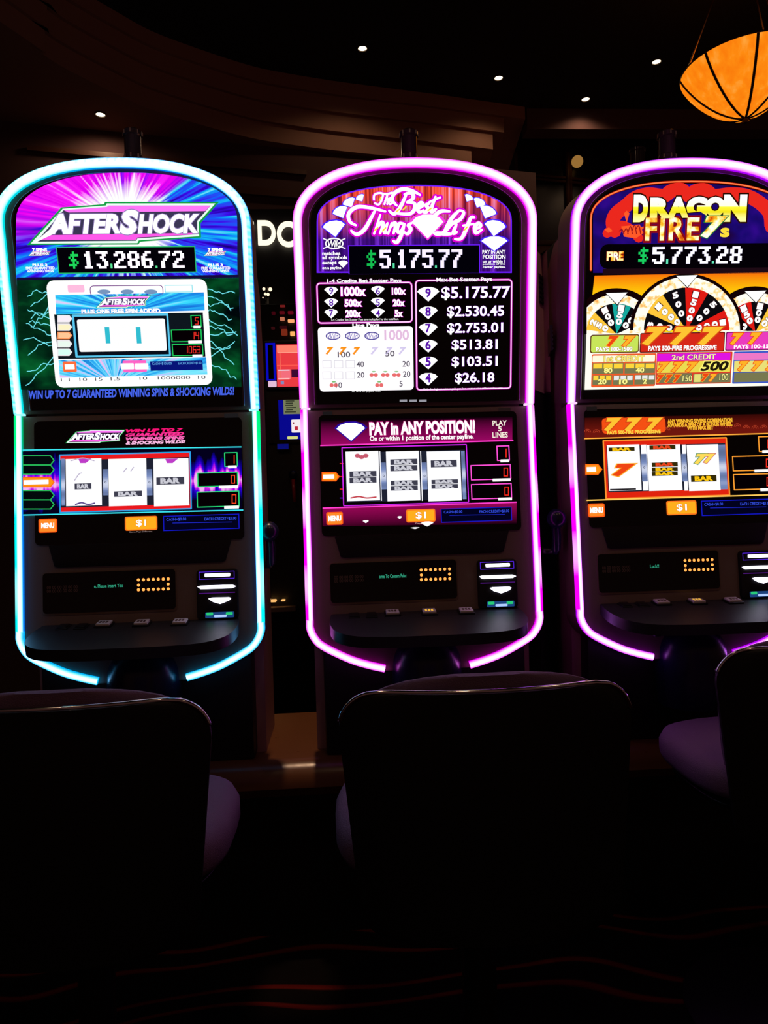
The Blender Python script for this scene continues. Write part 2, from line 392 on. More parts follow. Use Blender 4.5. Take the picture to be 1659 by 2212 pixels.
def light_guide(name, p, path, hw, colf, parent, outer=1):
    """glowing edge strip, coloured borders widened to imitate its halo; cross section t runs from -1 (outer) to 1 (inner)"""
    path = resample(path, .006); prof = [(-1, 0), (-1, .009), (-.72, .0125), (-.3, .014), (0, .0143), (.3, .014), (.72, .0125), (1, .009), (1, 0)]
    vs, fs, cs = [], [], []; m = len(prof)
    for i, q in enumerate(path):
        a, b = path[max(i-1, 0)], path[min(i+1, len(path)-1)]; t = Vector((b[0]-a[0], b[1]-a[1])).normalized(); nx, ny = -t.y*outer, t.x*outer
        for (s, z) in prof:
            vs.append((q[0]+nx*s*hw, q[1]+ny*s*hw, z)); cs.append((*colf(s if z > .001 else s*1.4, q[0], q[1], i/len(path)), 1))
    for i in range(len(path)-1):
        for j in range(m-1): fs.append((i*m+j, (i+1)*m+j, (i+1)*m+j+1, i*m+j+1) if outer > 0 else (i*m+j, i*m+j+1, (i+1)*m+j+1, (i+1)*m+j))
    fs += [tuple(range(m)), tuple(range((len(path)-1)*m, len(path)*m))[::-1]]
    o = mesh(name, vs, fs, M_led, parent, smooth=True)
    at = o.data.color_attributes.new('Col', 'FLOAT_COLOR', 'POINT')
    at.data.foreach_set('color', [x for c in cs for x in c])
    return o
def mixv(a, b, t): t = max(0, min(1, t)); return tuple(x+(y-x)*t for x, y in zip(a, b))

XM, XL, XR = .2202, -.5191, .9439
PMU, PML = Panel(XM, True), Panel(XM, False)       # the shared hardware is laid out on the middle machine
W2 = EM((255, 255, 255), 1.15); WHT = EM((255, 255, 255), 1.0)
def machine(x0, label, cols, lever_px, info, parts_label):
    t = empty('slot_machine', (x0, Y0, 0)); tag(t, label, 'slot machine', 'slot machines in the row')
    U, L = Panel(x0, True), Panel(x0, False)
    # --- head and lower front (solid plates), rear cabinet, stand
    o = prism('head', arc_top(0, v0=.002), -.11, 0, M_paint, t, bevel=.003); o.matrix_local = U.mat()
    lo = low_path(0, 1)+low_path(0, -1)[::-1]
    o = prism('lower_front', lo, -.09, 0, M_paint, t, bevel=.003); o.matrix_local = L.mat()
    cab = prism('cabinet', [(.30, .49), (.30, 1.62), (.25, 1.80), (.12, 1.90), (.02, 1.90), (.095, 1.42), (.055, .80), (.06, .49)], -.30, .30, PB('mauve_laminate', (.42, .22, .22), .6), t)
    cab.matrix_local = Matrix(((0, 0, 1, 0), (1, 0, 0, 0), (0, 1, 0, 0), (0, 0, 0, 1)))
    box('stand', (-.275, .0, .49), (.275, .30, .80), M_dark, t, .01)
    # --- glasses
    g = prism('upper_glass', arc_top(.043, v0=.012), .0004, .003, M_glass, t); g.matrix_local = U.mat(); U.obj = g
    a, b = PML.P(905, 893)[1], PML.P(905, 1152)[1]
    g = prism('lower_glass', rrect(0, (a+b)/2, .536, a-b, .012), .0004, .003, M_glass, t); g.matrix_local = L.mat(); L.obj = g
    # thin silver line round the upper glass
    pts = resample(arc_top(.0385, v0=.012), .01); o = tube('bezel_line', [(x, y, .001) for x, y in pts], .0015, M_silver, t, n=6); o.matrix_local = U.mat()
    # --- glowing edge, its halo put into the coloured borders
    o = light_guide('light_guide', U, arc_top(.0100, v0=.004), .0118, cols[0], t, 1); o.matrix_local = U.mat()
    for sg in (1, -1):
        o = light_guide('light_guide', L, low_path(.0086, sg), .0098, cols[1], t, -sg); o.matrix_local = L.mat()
        o = box('guide_seam', (-.012, -.0022, .001), (.012, .0022, .012), EM((255, 200, 255) if x0 > -.3 else (150, 255, 255), 1.2), t); o.matrix_local = L.mat() @ Matrix.Translation((sg*.301, .0, 0))
    # small studs on the outside of the arch
    for tt in (.30, .37, .44, .60, .70):
        q = arc_top(-.002)[1+int(tt*40)]; o = lathe('stud', [(0, .004), (.003, .003), (.004, -.004)], M_chrome, t, n=8); o.matrix_local = U.mat() @ Matrix.Translation((q[0], q[1], -.01))
    # --- fascia hardware, positions in panel metres
    def P(x, y): return PML.P(x, y)
    Lm = L.mat()
    def plate(name, pts, n0, n1, mat, parent=None, bev=0):
        o = prism(name, ccw([P(*q) for q in pts]), n0, n1, mat, parent or t, bevel=bev)
        if parent is None: o.matrix_local = Lm
        return o
    o = plate('shelf_recess_shade', [(723, 1159), (1099, 1146), (1088, 1190), (1080, 1194), (744, 1205), (736, 1203)], 0, .004, M_black, bev=.002)  # raised black plate imitates the shade inside a recess
    def corner(x0_, y0_, x1_, y1_, r): u, v, w_, h, q = ctr(PML, x0_, y0_, x1_, y1_); return rrect(u, v, w_, h, r*q)
    o = prism('display_surround', corner(711, 1211, 990, 1302, 8), 0, .0016, PB('surround_tan', (.2, .13, .09), .35), t, bevel=.001); o.matrix_local = Lm
    dsp = prism('player_display', corner(714, 1213, 987, 1297, 7), .0004, .0024, M_glass, t); dsp.matrix_local = Lm
    led = EM((255, 150, 70), 1.8)
    amber = EM((255, 110, 30), 1.0)
    pos = [(909.5+10.2*i, 1231-i*.35) for i in range(7)]+[(910, 1242), (970.8, 1240)]+[(910+10.2*i, 1252-i*.35) for i in range(7)]
    for q in pos:
        u, v = P(*q); o = lathe('indicator_lamp', [(0, .0012), (.0027, .0010), (.0041, 0)], led, dsp, n=8); o.location = (u, v, .0026)
        o2 = None
    class D: pass
    dp = D(); dp.P = PML.P; dp.k = PML.k; dp.obj = dsp
    text(dp, info, *( (819, 1240, 878, 1248) if len(info) > 8 else (830, 1240, 850, 1247)), EM((60, 190, 150), .8), 0, bold=.01, name='scrolling_text')
    text(dp, '00 00 00 00 00 00\n00 00 00 00 00 00', 722, 1243, 785, 1257, EM((34, 18, 16), 1), 0, name='dim_figures')
    # bill acceptor
    acc = prism('bill_acceptor', corner(1031, 1209, 1116, 1313, 8), 0, .012, M_black, t, bevel=.004); acc.matrix_local = Lm
    vio = EM((90, 40, 230), 1.0)
    def lamp(x0_, y0_, x1_, y1_, mat, n, name='acceptor_lamp', r=2): o = prism(name, corner(x0_, y0_, x1_, y1_, r), .011, n, mat, acc); return o
    lit = EM((235, 232, 255), 4.0, True)
    u_, v_, w_, h_, q_ = ctr(PML, 1035, 1213, 1108, 1229); A = rrect(u_, v_, w_, h_, .001); B = rrect(u_, v_, w_-.003, h_-.003, .0005)
    mesh('violet_edge', [(*q, .0128) for q in A+B], [(i, (i+1) % len(A), len(A)+(i+1) % len(A), len(A)+i) for i in range(len(A))], vio, acc)
    lamp(1047, 1217, 1099, 1224, lit, .0135); 
    o = prism('acceptor_lamp', ccw([P(*q) for q in ((1033, 1245), (1040, 1243), (1104, 1241), (1112, 1244), (1104, 1248), (1040, 1250))]), .011, .016, lit, acc)
    o = prism('acceptor_lamp', ccw([P(*q) for q in ((1056, 1270), (1062, 1268), (1098, 1267), (1102, 1269), (1098, 1274), (1080, 1281), (1064, 1276))]), .011, .016, lit, acc)
    lamp(1036, 1257, 1110, 1259, EM((70, 20, 110), 1), .0128, 'violet_edge'); 
    lamp(1050, 1298, 1109, 1310, EM((30, 70, 130), .9), .0128, 'ticket_slot')
    lamp(1052, 1299, 1066, 1305, EM((40, 200, 120), 1), .0135, 'ticket_arrow'); lamp(1092, 1298, 1106, 1304, EM((40, 200, 120), 1), .0135, 'ticket_arrow'); lamp(1068, 1304, 1094, 1309, EM((170, 200, 255), 1.1), .0135, 'ticket_lamp')
    # button deck
    dk = empty('x', (0, 0, 0)); bpy.data.objects.remove(dk)
    half = [(.248, .004), (.253, -.05), (.25, -.10), (.236, -.145), (.205, -.178), (.16, -.195), (.08, -.203)]
    half = smooth_path(half, 4); pl = [(-x, y) for x, y in half]+half[::-1]
    dk = prism('button_deck', pl, -.028, 0, M_deck, t, bevel=.006); dk.location = (0, -.034, .876); dk.rotation_euler.x = math.radians(8.5)
    dko = Vector((XM, Y0-.034, .876)); dn = Vector((0, math.sin(math.radians(8.5))*-1, math.cos(math.radians(8.5)))); dv = Vector((0, math.cos(math.radians(8.5)), math.sin(math.radians(8.5))))
    def on_deck(px, py):
        d = ray(px, py); q = CAM+d*((dko-CAM).dot(dn)/d.dot(dn))-dko; return q.x, q.dot(dv)
    M_btn = PB('button_face', (.8, .74, .74), .4)
    for i, q in enumerate([(765, 1331), (803, 1330), (848, 1327), (927, 1325), (1007, 1323)]):
        u, v = on_deck(*q); s = .021 if i > 1 else .015; h = .010 if i > 1 else .006
        b = box('button', (u-s, v-.02, -.002), (u+s, v+.02, h*.5), M_black, dk, .002)
        box('button_cap', (u-s*.82, v-.016, h*.3), (u+s*.82, v+.016, h), M_btn if i > 1 else M_black, b, .002)
        mk = EM((255, 190, 60), .9) if (i == 3 and x0 > 0) else PB('button_print', (.09, .03, .03), .5)
        for r in range(2):
            for c in range(3):
                if i > 1: box('button_mark', (u-.011+c*.008, v-.008+r*.008, h-.0005), (u-.006+c*.008, v-.003+r*.008, h+.0006), mk, b)
    # belly dome under the deck and knee panel
    prof = [(.0001, .085)]+[(.092*math.sin(math.pi*i/16), .085*math.cos(math.pi*i/16)) for i in range(1, 9)]+[(.094, -.05), (.085, -.14), (.0001, -.15)]
    lathe('belly_dome', prof, M_navy, t, n=32, loc=(0, -.03, .735))
    for sg in (-1, 1): lathe('deck_knob', [(0, .016), (.012, .012), (.016, 0), (.012, -.012), (0, -.016)], M_black, t, n=12, loc=(sg*.105, -.06, .80))
    # tower light
    tw = lathe('tower_light', [(0, .0), (.026, .0), (.026, .012), (.0225, .014), (.0225, .048), (.0245, .05), (.0245, .056), (.0225, .058), (.0225, .092), (.0255, .094), (.0255, .102), (.02, .105), (0, .105)], PB('smoky_lens', (.05, .03, .04), .12, coat=.6), t, n=20, loc=(0, .03, 2.03)); tw.data.transform(Matrix.Translation((0, 0, 2.03)) @ Matrix.Diagonal((1, 1, 1.4, 1)) @ Matrix.Translation((0, 0, -2.03)))
    for z in (2.047, 2.104, 2.168):
        for i in range(8):
            a = 2*math.pi*i/8; box('lens_rib', (.0245*math.cos(a)-.002, .03+.0245*math.sin(a)-.002, z-.006), (.0245*math.cos(a)+.002, .03+.0245*math.sin(a)+.002, z+.004), M_chrome, tw)
    box('tower_base', (-.045, .0, 2.0), (.045, .07, 2.034), M_black, t, .004)
    # pull lever on the right-hand side
    if lever_px:
        kx = at_y(lever_px[0], lever_px[1], Y0+.0)-Vector((x0, Y0, 0)); r = .0265
        lev = lathe('lever_knob', [(r*math.sin(math.pi*i/12), r*math.cos(math.pi*i/12)) for i in range(13)], M_navy, t, n=24, loc=kx)
        tube('lever_arm', [kx+Vector((.0, .012, 0)), kx+Vector((.003, .014, -.05)), kx+Vector((.0, .014, -.085)), kx+Vector((-.006, .016, -.097))], [.0115, .0125, .013, .009], M_navy, t, n=12)
        tube('lever_pivot', [kx+Vector((-.004, .016, -.09)), kx+Vector((-.05, .03, -.09))], .010, M_black, t, n=10)
    return t, U, L
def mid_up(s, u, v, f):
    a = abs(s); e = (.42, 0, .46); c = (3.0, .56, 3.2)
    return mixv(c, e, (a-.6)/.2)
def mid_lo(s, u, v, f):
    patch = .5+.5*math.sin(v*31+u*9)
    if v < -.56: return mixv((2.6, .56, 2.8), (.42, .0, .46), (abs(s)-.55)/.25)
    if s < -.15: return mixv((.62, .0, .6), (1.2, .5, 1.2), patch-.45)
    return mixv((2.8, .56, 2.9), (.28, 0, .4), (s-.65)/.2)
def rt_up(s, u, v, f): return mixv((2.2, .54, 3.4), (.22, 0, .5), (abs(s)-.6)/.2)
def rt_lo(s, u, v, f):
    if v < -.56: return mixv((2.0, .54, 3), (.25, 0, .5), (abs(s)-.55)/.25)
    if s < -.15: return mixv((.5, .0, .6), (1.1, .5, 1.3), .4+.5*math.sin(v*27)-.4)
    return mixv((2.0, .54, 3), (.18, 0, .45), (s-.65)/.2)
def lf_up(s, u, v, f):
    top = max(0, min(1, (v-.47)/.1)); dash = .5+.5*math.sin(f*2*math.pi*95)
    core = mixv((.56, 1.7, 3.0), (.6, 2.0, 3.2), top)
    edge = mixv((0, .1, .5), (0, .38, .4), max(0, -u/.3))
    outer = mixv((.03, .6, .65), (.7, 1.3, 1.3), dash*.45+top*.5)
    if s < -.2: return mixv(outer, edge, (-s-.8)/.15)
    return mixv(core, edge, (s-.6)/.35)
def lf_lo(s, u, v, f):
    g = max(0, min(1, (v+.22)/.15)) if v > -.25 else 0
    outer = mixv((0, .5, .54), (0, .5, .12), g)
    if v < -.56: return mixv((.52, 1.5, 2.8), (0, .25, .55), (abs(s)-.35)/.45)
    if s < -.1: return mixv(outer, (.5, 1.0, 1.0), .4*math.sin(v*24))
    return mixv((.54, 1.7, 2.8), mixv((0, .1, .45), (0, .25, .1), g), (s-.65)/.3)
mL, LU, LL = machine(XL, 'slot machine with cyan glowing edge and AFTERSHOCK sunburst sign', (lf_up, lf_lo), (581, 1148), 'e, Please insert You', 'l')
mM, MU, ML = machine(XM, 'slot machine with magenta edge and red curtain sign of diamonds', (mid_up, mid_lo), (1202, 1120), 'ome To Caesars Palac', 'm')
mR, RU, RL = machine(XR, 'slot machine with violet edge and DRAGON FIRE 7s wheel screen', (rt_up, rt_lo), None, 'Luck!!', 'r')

# ------------------------------------------------------------------ artwork: middle machine
MAG = EM((255, 60, 235), 1.0); PNK = EM((255, 150, 255), 1.1); VIO = EM((110, 30, 255), 1.0); BLK = EM((0, 0, 0), 1); DKV = EM((22, 4, 60), 1)
PURP = EM((110, 20, 190), 1); RED = EM((255, 45, 30), 1.0); ORG = EM((255, 150, 20), 1.0); YEL = EM((255, 225, 60), 1.0); GRN = EM((30, 200, 90), 1); CYN = EM((60, 235, 255), 1)
GREY = EM((70, 70, 85), 1); PALE = EM((225, 225, 240), 1); BLU = EM((20, 30, 190), 1); DBLU = EM((4, 6, 60), 1)
def curtain(nt, u, v):
    n = NOISE(nt, MA(nt, 'MULTIPLY', u, 60), MA(nt, 'MULTIPLY', v, 1.5), 1.0, 2); n2 = NOISE(nt, MA(nt, 'MULTIPLY', u, 190), 0, 1.0, 1, 4)
    s = MA(nt, 'ADD', MA(nt, 'MULTIPLY', n, .7), MA(nt, 'MULTIPLY', n2, .35))
    c = RAMP(nt, s, [(.34, (20, 2, 18)), (.45, (150, 25, 30)), (.55, (255, 80, 50)), (.64, (255, 140, 160)), (.74, (255, 190, 255))])
    d = RAMP(nt, s, [(.34, (20, 4, 60)), (.55, (66, 14, 130)), (.72, (150, 60, 255))])
    f = MA(nt, 'MULTIPLY', MA(nt, 'SUBTRACT', v, .43), 9, clamp=True)
    return MIXC(nt, f, d, c)
p = MU
def arch(p, xl, xr, yb, yc, yt, n=28, ex=2.3):
    """arched artwork outline: straight sides to yc, then a flattened arch up to yt"""
    cx, a = (xl+xr)/2, (xr-xl)/2
    out = [(xr, yb)]
    for i in range(n+1):
        t = math.pi*i/n; c, s = math.cos(t), math.sin(t)
        out.append((cx+a*math.copysign(abs(c)**(2/ex), c), yc-(yc-yt)*abs(s)**(2/ex)))
    return out+[(xl, yb)]
A = arch(p, 684, 1105, 590, 478, 400); poly(p, A, VIO, 0, 'sign_border')
poly(p, arch(p, 687, 1102, 587, 478, 403), art_mat('curtain_print', curtain, 1.0), 1, 'curtain_picture')
rect(p, 753, 531, 1037, 590, VIO, 2, name='display_border'); rect(p, 755, 533, 1035, 590, EM((2, 1, 8), 1), 3, name='display_window')
jm = {'$': EM((20, 190, 80), 1.0), '0': EM((225, 215, 255), 1.35), '.': EM((90, 230, 170), 1)}
dots(p, '$5,175.77', 792, 542, 998, 580, jm, 5)
def cp(l, x0=620, y0=340, s=2.9625): return [[(x0+a/s, y0+b/s) for a, b in q] for q in l]
SCR = cp([[(555, 275), (558, 245), (590, 232), (630, 240), (672, 230)], [(615, 238), (604, 280), (585, 306), (562, 298)], [(640, 248), (622, 303)], [(626, 284), (642, 266), (646, 284), (640, 303)], [(650, 288), (668, 276), (660, 265), (648, 282), (656, 304), (674, 294)]])
BIG = cp([[(700, 312), (672, 275), (688, 232), (740, 208), (800, 218), (850, 245)], [(765, 232), (740, 290), (712, 340), (682, 366), (652, 345)], [(750, 240), (795, 232), (806, 265), (765, 292)], [(765, 292), (812, 298), (815, 335), (780, 366), (700, 362)],
          [(832, 336), (868, 312), (856, 294), (832, 322), (844, 354), (872, 342)], [(908, 300), (888, 308), (900, 332), (884, 356), (866, 346)], [(948, 256), (922, 330), (926, 352), (952, 334)], [(906, 292), (978, 260)],
          [(440, 438), (402, 415), (394, 365), (445, 322), (530, 326), (628, 350)], [(566, 336), (532, 402), (492, 468), (445, 496), (410, 472)], [(596, 372), (556, 492)], [(572, 456), (606, 418), (612, 446), (594, 490)], [(642, 424), (622, 480), (640, 484)], [(668, 424), (646, 492)], [(656, 456), (686, 424), (694, 442), (680, 490)],
          [(750, 430), (716, 428), (702, 468), (724, 482), (746, 440)], [(750, 430), (730, 500), (702, 546), (678, 538)], [(796, 424), (774, 438), (790, 462), (770, 492), (748, 482)],
          [(1038, 350), (985, 348), (942, 378), (900, 440)], [(1100, 342), (1128, 356), (1105, 400), (1050, 430), (1000, 484), (955, 496), (932, 480)], [(1100, 342), (1050, 395), (1000, 484)], [(950, 484), (1000, 492), (1050, 494)], [(1082, 432), (1062, 486), (1084, 482)],
          [(1196, 388), (1172, 392), (1142, 466), (1112, 522), (1072, 526)], [(1124, 440), (1192, 430)], [(1196, 468), (1236, 444), (1222, 426), (1198, 450), (1206, 488), (1244, 466)]])
strokes(p, BIG, 13, EM((225, 0, 215), 1), 6, 'script_outline'); strokes(p, SCR, 8, EM((225, 0, 215), 1), 6, 'script_outline')
gem(p, 923, 490, 68, 50, W2, 8, 0, MAG)
strokes(p, BIG, 7.6, W2, 9, 'script_lettering', swell=True); strokes(p, SCR, 4.4, W2, 9, 'script_lettering')
strokes(p, cp([[(590, 280), (600, 260)], [(700, 350), (720, 335)], [(740, 340), (760, 320)], [(560, 470), (580, 455)], [(610, 475), (630, 455)], [(900, 345), (920, 330)], [(1130, 470), (1150, 450)]]), 3, YEL, 10, 'gold_glint', sm=False)
for (x, y, w_, h, r) in [(778.6, 429.5, 20, 15, -.5), (755, 439.6, 29, 20, -.45), (736, 460, 34, 25, -.4), (722, 495, 48, 34, -.12), (1011, 429.5, 20, 15, .5), (1033.5, 440, 28, 20, .45), (1052, 460, 38, 26, .4), (1068, 494, 46, 33, .15), (1067, 527, 56, 30, 0)]:
    gem(p, x, y, w_, h, W2, 6, -r, EM((70, 30, 255), 1))
oval(p, 722, 527, 40, 24, 3, WHT, 6); line(p, 698, 516, 746, 538, 2.5, WHT, 6, 'wild_ray'); line(p, 698, 538, 746, 516, 2.5, WHT, 6, 'wild_ray')
oval(p, 722, 527, 34, 18, 0, EM((30, 6, 80), 1), 7); text(p, 'Wild', 708, 520, 737, 535, WHT, 9, shear=.25, bold=.03)
for s, x0, y0, x1, y1 in [('matches', 696, 544, 735, 552), ('all symbols', 696, 553, 750, 563), ('except', 696, 565, 727, 574), ('on a payline', 696, 576, 737, 584), ('PAY IN ANY', 1041, 541, 1091, 549), ('POSITION', 1042, 551, 1091, 560), ('on or within 1', 1042, 562, 1090, 568), ('position of the', 1042, 569, 1090, 574), ('center payline.', 1042, 575, 1091, 581)]:
    text(p, s, x0, y0, x1, y1, W2, 5, bold=.03)
gem(p, 741, 571, 22, 15, W2, 5)
text(p, '1-4 Credits Bet Scatter Pays', 707, 603, 867, 613, W2, 6, bold=.03, outline=EM((120, 20, 120), 1)); text(p, 'Max Bet Scatter Pays', 942, 600, 1062, 611, W2, 6, bold=.03, outline=EM((120, 20, 120), 1))
for q in ((684, 611, 892, 698), (897, 609, 1106, 840)):
    frame(p, *q, 4.5, EM((190, 20, 170), 1), 3, 9); frame(p, q[0]+1.2, q[1]+1.2, q[2]-1.2, q[3]-1.2, 2.2, EM((255, 215, 255), 1.1), 4, 8)
M_num = EM((90, 15, 170), 1)
for i, (y, a, b, s1, s2) in enumerate([(630, '9', '6', '1000x', '100x'), (655, '8', '5', '500x', '20x'), (678, '7', '4', '200x', '5x')]):
    for x, n in ((715.5, a), (816, b)): gem(p, x, y-(x > 800)*1.5, 30, 20, W2, 4); text(p, n, x-4.5, y-8, x+4.5, y+6, M_num, 6, bold=.02, name='diamond_number')
    w1 = [27, 19, 17][i]; w2 = [15, 13, 9][i]; h = [10, 8, 8][i]
    text(p, s1, 763-w1, y-h, 763+w1, y+h, W2, 5, bold=.045, outline=EM((200, 0, 190), 1), name='prize_figures'); text(p, s2, 861-w2, y-8, 861+w2, y+7, W2, 5, bold=.045, outline=EM((200, 0, 190), 1), name='prize_figures')
text(p, '1-4 Credits Bet Scatter Pays are multiplied by the total bet.', 716, 688, 861, 694, WHT, 5); text(p, 'Line Pays', 761, 699, 819, 708, W2, 5, bold=.04)
for i, (y, s, x0, x1, hh) in enumerate([(634, '$5.175.77', 953, 1101, 14), (674, '$2.530.45', 965, 1088, 12.5), (710, '$2.753.01', 965, 1086, 12), (746, '$513.81', 975, 1074, 12), (782, '$103.51', 975, 1074, 12), (817, '$26.18', 982, 1067, 12)]):
    gem(p, 924.5, y+2, 48 if i == 0 else 41, 31 if i == 0 else 27, W2, 5); text(p, str(9-i), 918, y-10, 930, y+9, M_num, 7, bold=.03, name='diamond_number')
    text(p, s, x0, y-hh, x1, y+hh, W2, 6, bold=.022, outline=EM((140, 20, 200), 1), ob=.016, name='prize_figures')
text(p, 'Only the highest winner paid per line, scatter wins added to line wins.', 914, 837, 1086, 843, WHT, 5); text(p, 'All wins on payline only.', 760, 842, 822, 848, WHT, 5)
rect(p, 689, 708, 893, 843, EM((255, 250, 255), 1.05, True), 3, 8, 'line_pay_card')
for x in (719.5, 761, 803): oval(p, x, 726, 32, 17, 2.2, EM((70, 60, 150), 1), 5); text(p, 'Wild', x-12, 720, x+12, 733, EM((120, 110, 190), 1), 6, shear=.25)
text(p, '1000', 830, 713, 883, 735, EM((230, 190, 225), 1), 5, bold=.02)
for x in (712, 741, 770): text(p, '7', x-9, 750, x+9, 766, ORG, 5, shear=.3, bold=.05, name='seven_symbol')
for x in (809, 840, 869): text(p, '7', x-9, 750, x+9, 766, EM((215, 205, 240), 1), 5, shear=.3, bold=.04, name='seven_symbol')
for s, x, y, w_ in [('100', 743, 766, 27), ('50', 842, 764, 20), ('40', 778, 787, 16), ('20', 877, 786, 16), ('20', 779, 810, 16), ('20', 878, 808, 16), ('10', 732, 832, 14), ('5', 866, 829, 7)]:
    text(p, s, x-w_/2, y-6, x+w_/2, y+6, EM((80, 75, 90), 1), 5, bold=.01, name='prize_figures')
for x in (807, 832, 856, 721, 819):
    y = 808 if x in (807, 832, 856) else 830
    for dx in (-4.5, 4.5): oval(p, x+dx, y+2, 9, 8, 0, EM((235, 110, 110), 1), 5, 'cherry_symbol')
    oval(p, x, y-5, 9, 3, 0, EM((120, 190, 110), 1), 5, 'cherry_leaf')
for x0 in (697, 722, 747):
    for y0 in (779, 803): frame(p, x0, y0, x0+19, y0+16, 1, EM((205, 205, 215), 1), 5)
for x0 in (863, 884, 905): rect(p, x0, 863, x0+16, 868, EM((150, 150, 160), 1), 3, name='maker_mark')
rect(p, 697, 889, 718, 898, EM((26, 22, 24), 1), 3, name='serial_plate')
rect(p, 1076, 881, 1102, 890, EM((30, 18, 18), 1), 3, name='serial_plate')
p = ML
def vgrad(name, y0, y1, c0, c1, pp=None):
    va, vb = (pp or ML).P(905, y0)[1], (pp or ML).P(905, y1)[1]
    def b(nt, u, v): return RAMP(nt, MA(nt, 'DIVIDE', MA(nt, 'SUBTRACT', v, va), vb-va, clamp=True), [(0, c0), (1, c1)])
    return art_mat(name, b)
def band(p, xl, ylt, xr, yrt, hl, hr, mat, k, name): return poly(p, [(xl, ylt), (xr, yrt), (xr, yrt+hr), (xl, ylt+hl)], mat, k, name)
band(p, 693, 906, 1106, 900, 57, 52, vgrad('banner_print', 905, 955, (8, 0, 6), (150, 8, 95)), 1, 'banner')
gem(p, 758, 933, 62, 40, W2, 4, 0, EM((40, 10, 160), 1))
text(p, 'PAY in ANY POSITION!', 798, 910, 1026, 939, W2, 5, bold=.05, outline=EM((190, 20, 120), 1)); text(p, 'On or within 1 position of the center payline.', 799, 940, 1023, 954, W2, 5, bold=.03, outline=EM((160, 10, 90), 1))
for i, s in enumerate(('PLAY', '5', 'LINES')): text(p, s, *((1063, 909, 1094, 920), (1075, 922, 1083, 932), (1063, 934, 1096, 946))[i], EM((255, 250, 230), 1), 4, bold=.02)
line(p, 692, 963, 1108, 952, 2.6, EM((255, 60, 200), 1.1), 4); line(p, 697, 1098, 1115, 1085, 2.6, EM((255, 60, 200), 1.1), 4)
band(p, 697, 1099, 1115, 1086, 38, 46, vgrad('lower_banner_print', 1090, 1138, (150, 8, 85), (14, 0, 10)), 1, 'banner')
M_reel = EM((250, 250, 255), 1.05, True); M_barb = EM((62, 62, 78), 1); M_bart = EM((205, 205, 215), 1)
def sep_mat(nt, u, v): return RAMP(nt, NOISE(nt, 0, MA(nt, 'MULTIPLY', v, 18), 1.0, 1), [(.3, (40, 50, 75)), (.5, (120, 140, 190)), (.7, (235, 240, 255))])
M_sep = art_mat('reel_gap_print', sep_mat)
def bar_sym(p, cx, cy, w_, h, n=1, kb=None, kt=None, k=6):
    for i in range(n):
        y = cy+(i-(n-1)/2)*h*1.12
        rect(p, cx-w_/2, y-h/2, cx+w_/2, y+h/2, kb or M_barb, k, name='bar_symbol'); text(p, 'BAR', cx-w_*.36, y-h*.4, cx+w_*.36, y+h*.4, kt or M_bart, k+1.2, bold=.06, name='bar_lettering')
def reels(p, x0, y0, x1, y1, cells, gaps):
    rect(p, x0, y0, x1, y1, EM((30, 34, 50), 1), 3, name='reel_window')
    for a, b in cells: rect(p, a, y0, b, y1, M_reel, 4, name='reel')
    for a, b in gaps: rect(p, a, (y0+y1)/2-29, b, (y0+y1)/2+29, M_sep, 4.5, 1, 'reel_gap'); oval(p, (a+b)/2, (y0+y1)/2, 4, 5, 1, EM((60, 70, 100), 1), 5.5, 'reel_arrow')
frame(p, 740, 963, 1011, 1090, 2.2, EM((210, 40, 240), 1.05), 4, 2)
reels(p, 747, 975, 1006, 1082, [(748, 819), (821, 823), (835, 906), (909, 911), (923, 995)], [(823, 834), (911, 922)]); rect(p, 997, 975, 1005, 1078, M_sep, 5, name='reel_edge')
bar_sym(p, 784, 1031, 58, 12, 2); bar_sym(p, 872, 1005, 58, 12, 2); bar_sym(p, 958, 1002, 56, 15); bar_sym(p, 873, 1049, 58, 10, 2); bar_sym(p, 960, 1046, 57, 9, 2)
for dx in (-9, 0, 9): oval(p, 781+dx, 985+(dx == 0)*3, 12, 9, 0, EM((200, 90, 110), 1), 6, 'cherry_symbol')
strokes(p, [[(758, 1076), (775, 1073), (792, 1076), (812, 1074)]], 3, EM((200, 70, 80), 1), 6, 'cherry_symbol')
def meters(p, boxes, col, vals, lab, dig=RED, kk=0):
    for (x0, y0, x1, y1), s, (a, b) in zip(boxes, vals, lab):
        rect(p, x0, y0, x1, y1, EM((5, 0, 3), 1), 3+kk, name='meter_window'); frame(p, x0, y0, x1, y1, 2.2, col, 4+kk, 1)
        h = y1-y0; w_ = h*.34*len(s); seg7(p, s, x1-5-w_, y0+h*.2, x1-4, y1-h*.22, dig, 5+kk); rect(p, a, y1-3, b, y1+3, WHT, 6+kk, 1, 'meter_caption')
meters(p, [(1072, 963, 1100, 996), (1016, 1004, 1103, 1037), (1017, 1045, 1105, 1078)], EM((255, 80, 215), 1.05), ['1', '0', '0'], [(1080, 1099), (1063, 1102), (1075, 1105)])
def arrow(p, x0, y0, x1, y1, fill, edge, k=4, cap=True):
    q = (y1-y0)/2; A = [(x0, y0), (x1-q*.8, y0), (x1, (y0+y1)/2), (x1-q*.8, y1), (x0, y1)]; poly(p, A, edge, k, 'line_arrow')
    B = [(x0+2, y0+2.2), (x1-q*.8-1, y0+2.2), (x1-3, (y0+y1)/2), (x1-q*.8-1, y1-2.2), (x0+2, y1-2.2)]; poly(p, B, fill, k+.6, 'line_arrow_face')
    if cap: rect(p, x0+3, (y0+y1)/2-q*.45, x1-q*1.2, (y0+y1)/2+q*.45, WHT, k+1.4, 1, 'arrow_caption')
arrow(p, 695, 1020, 734, 1040, ORG, EM((255, 90, 20), 1)); 
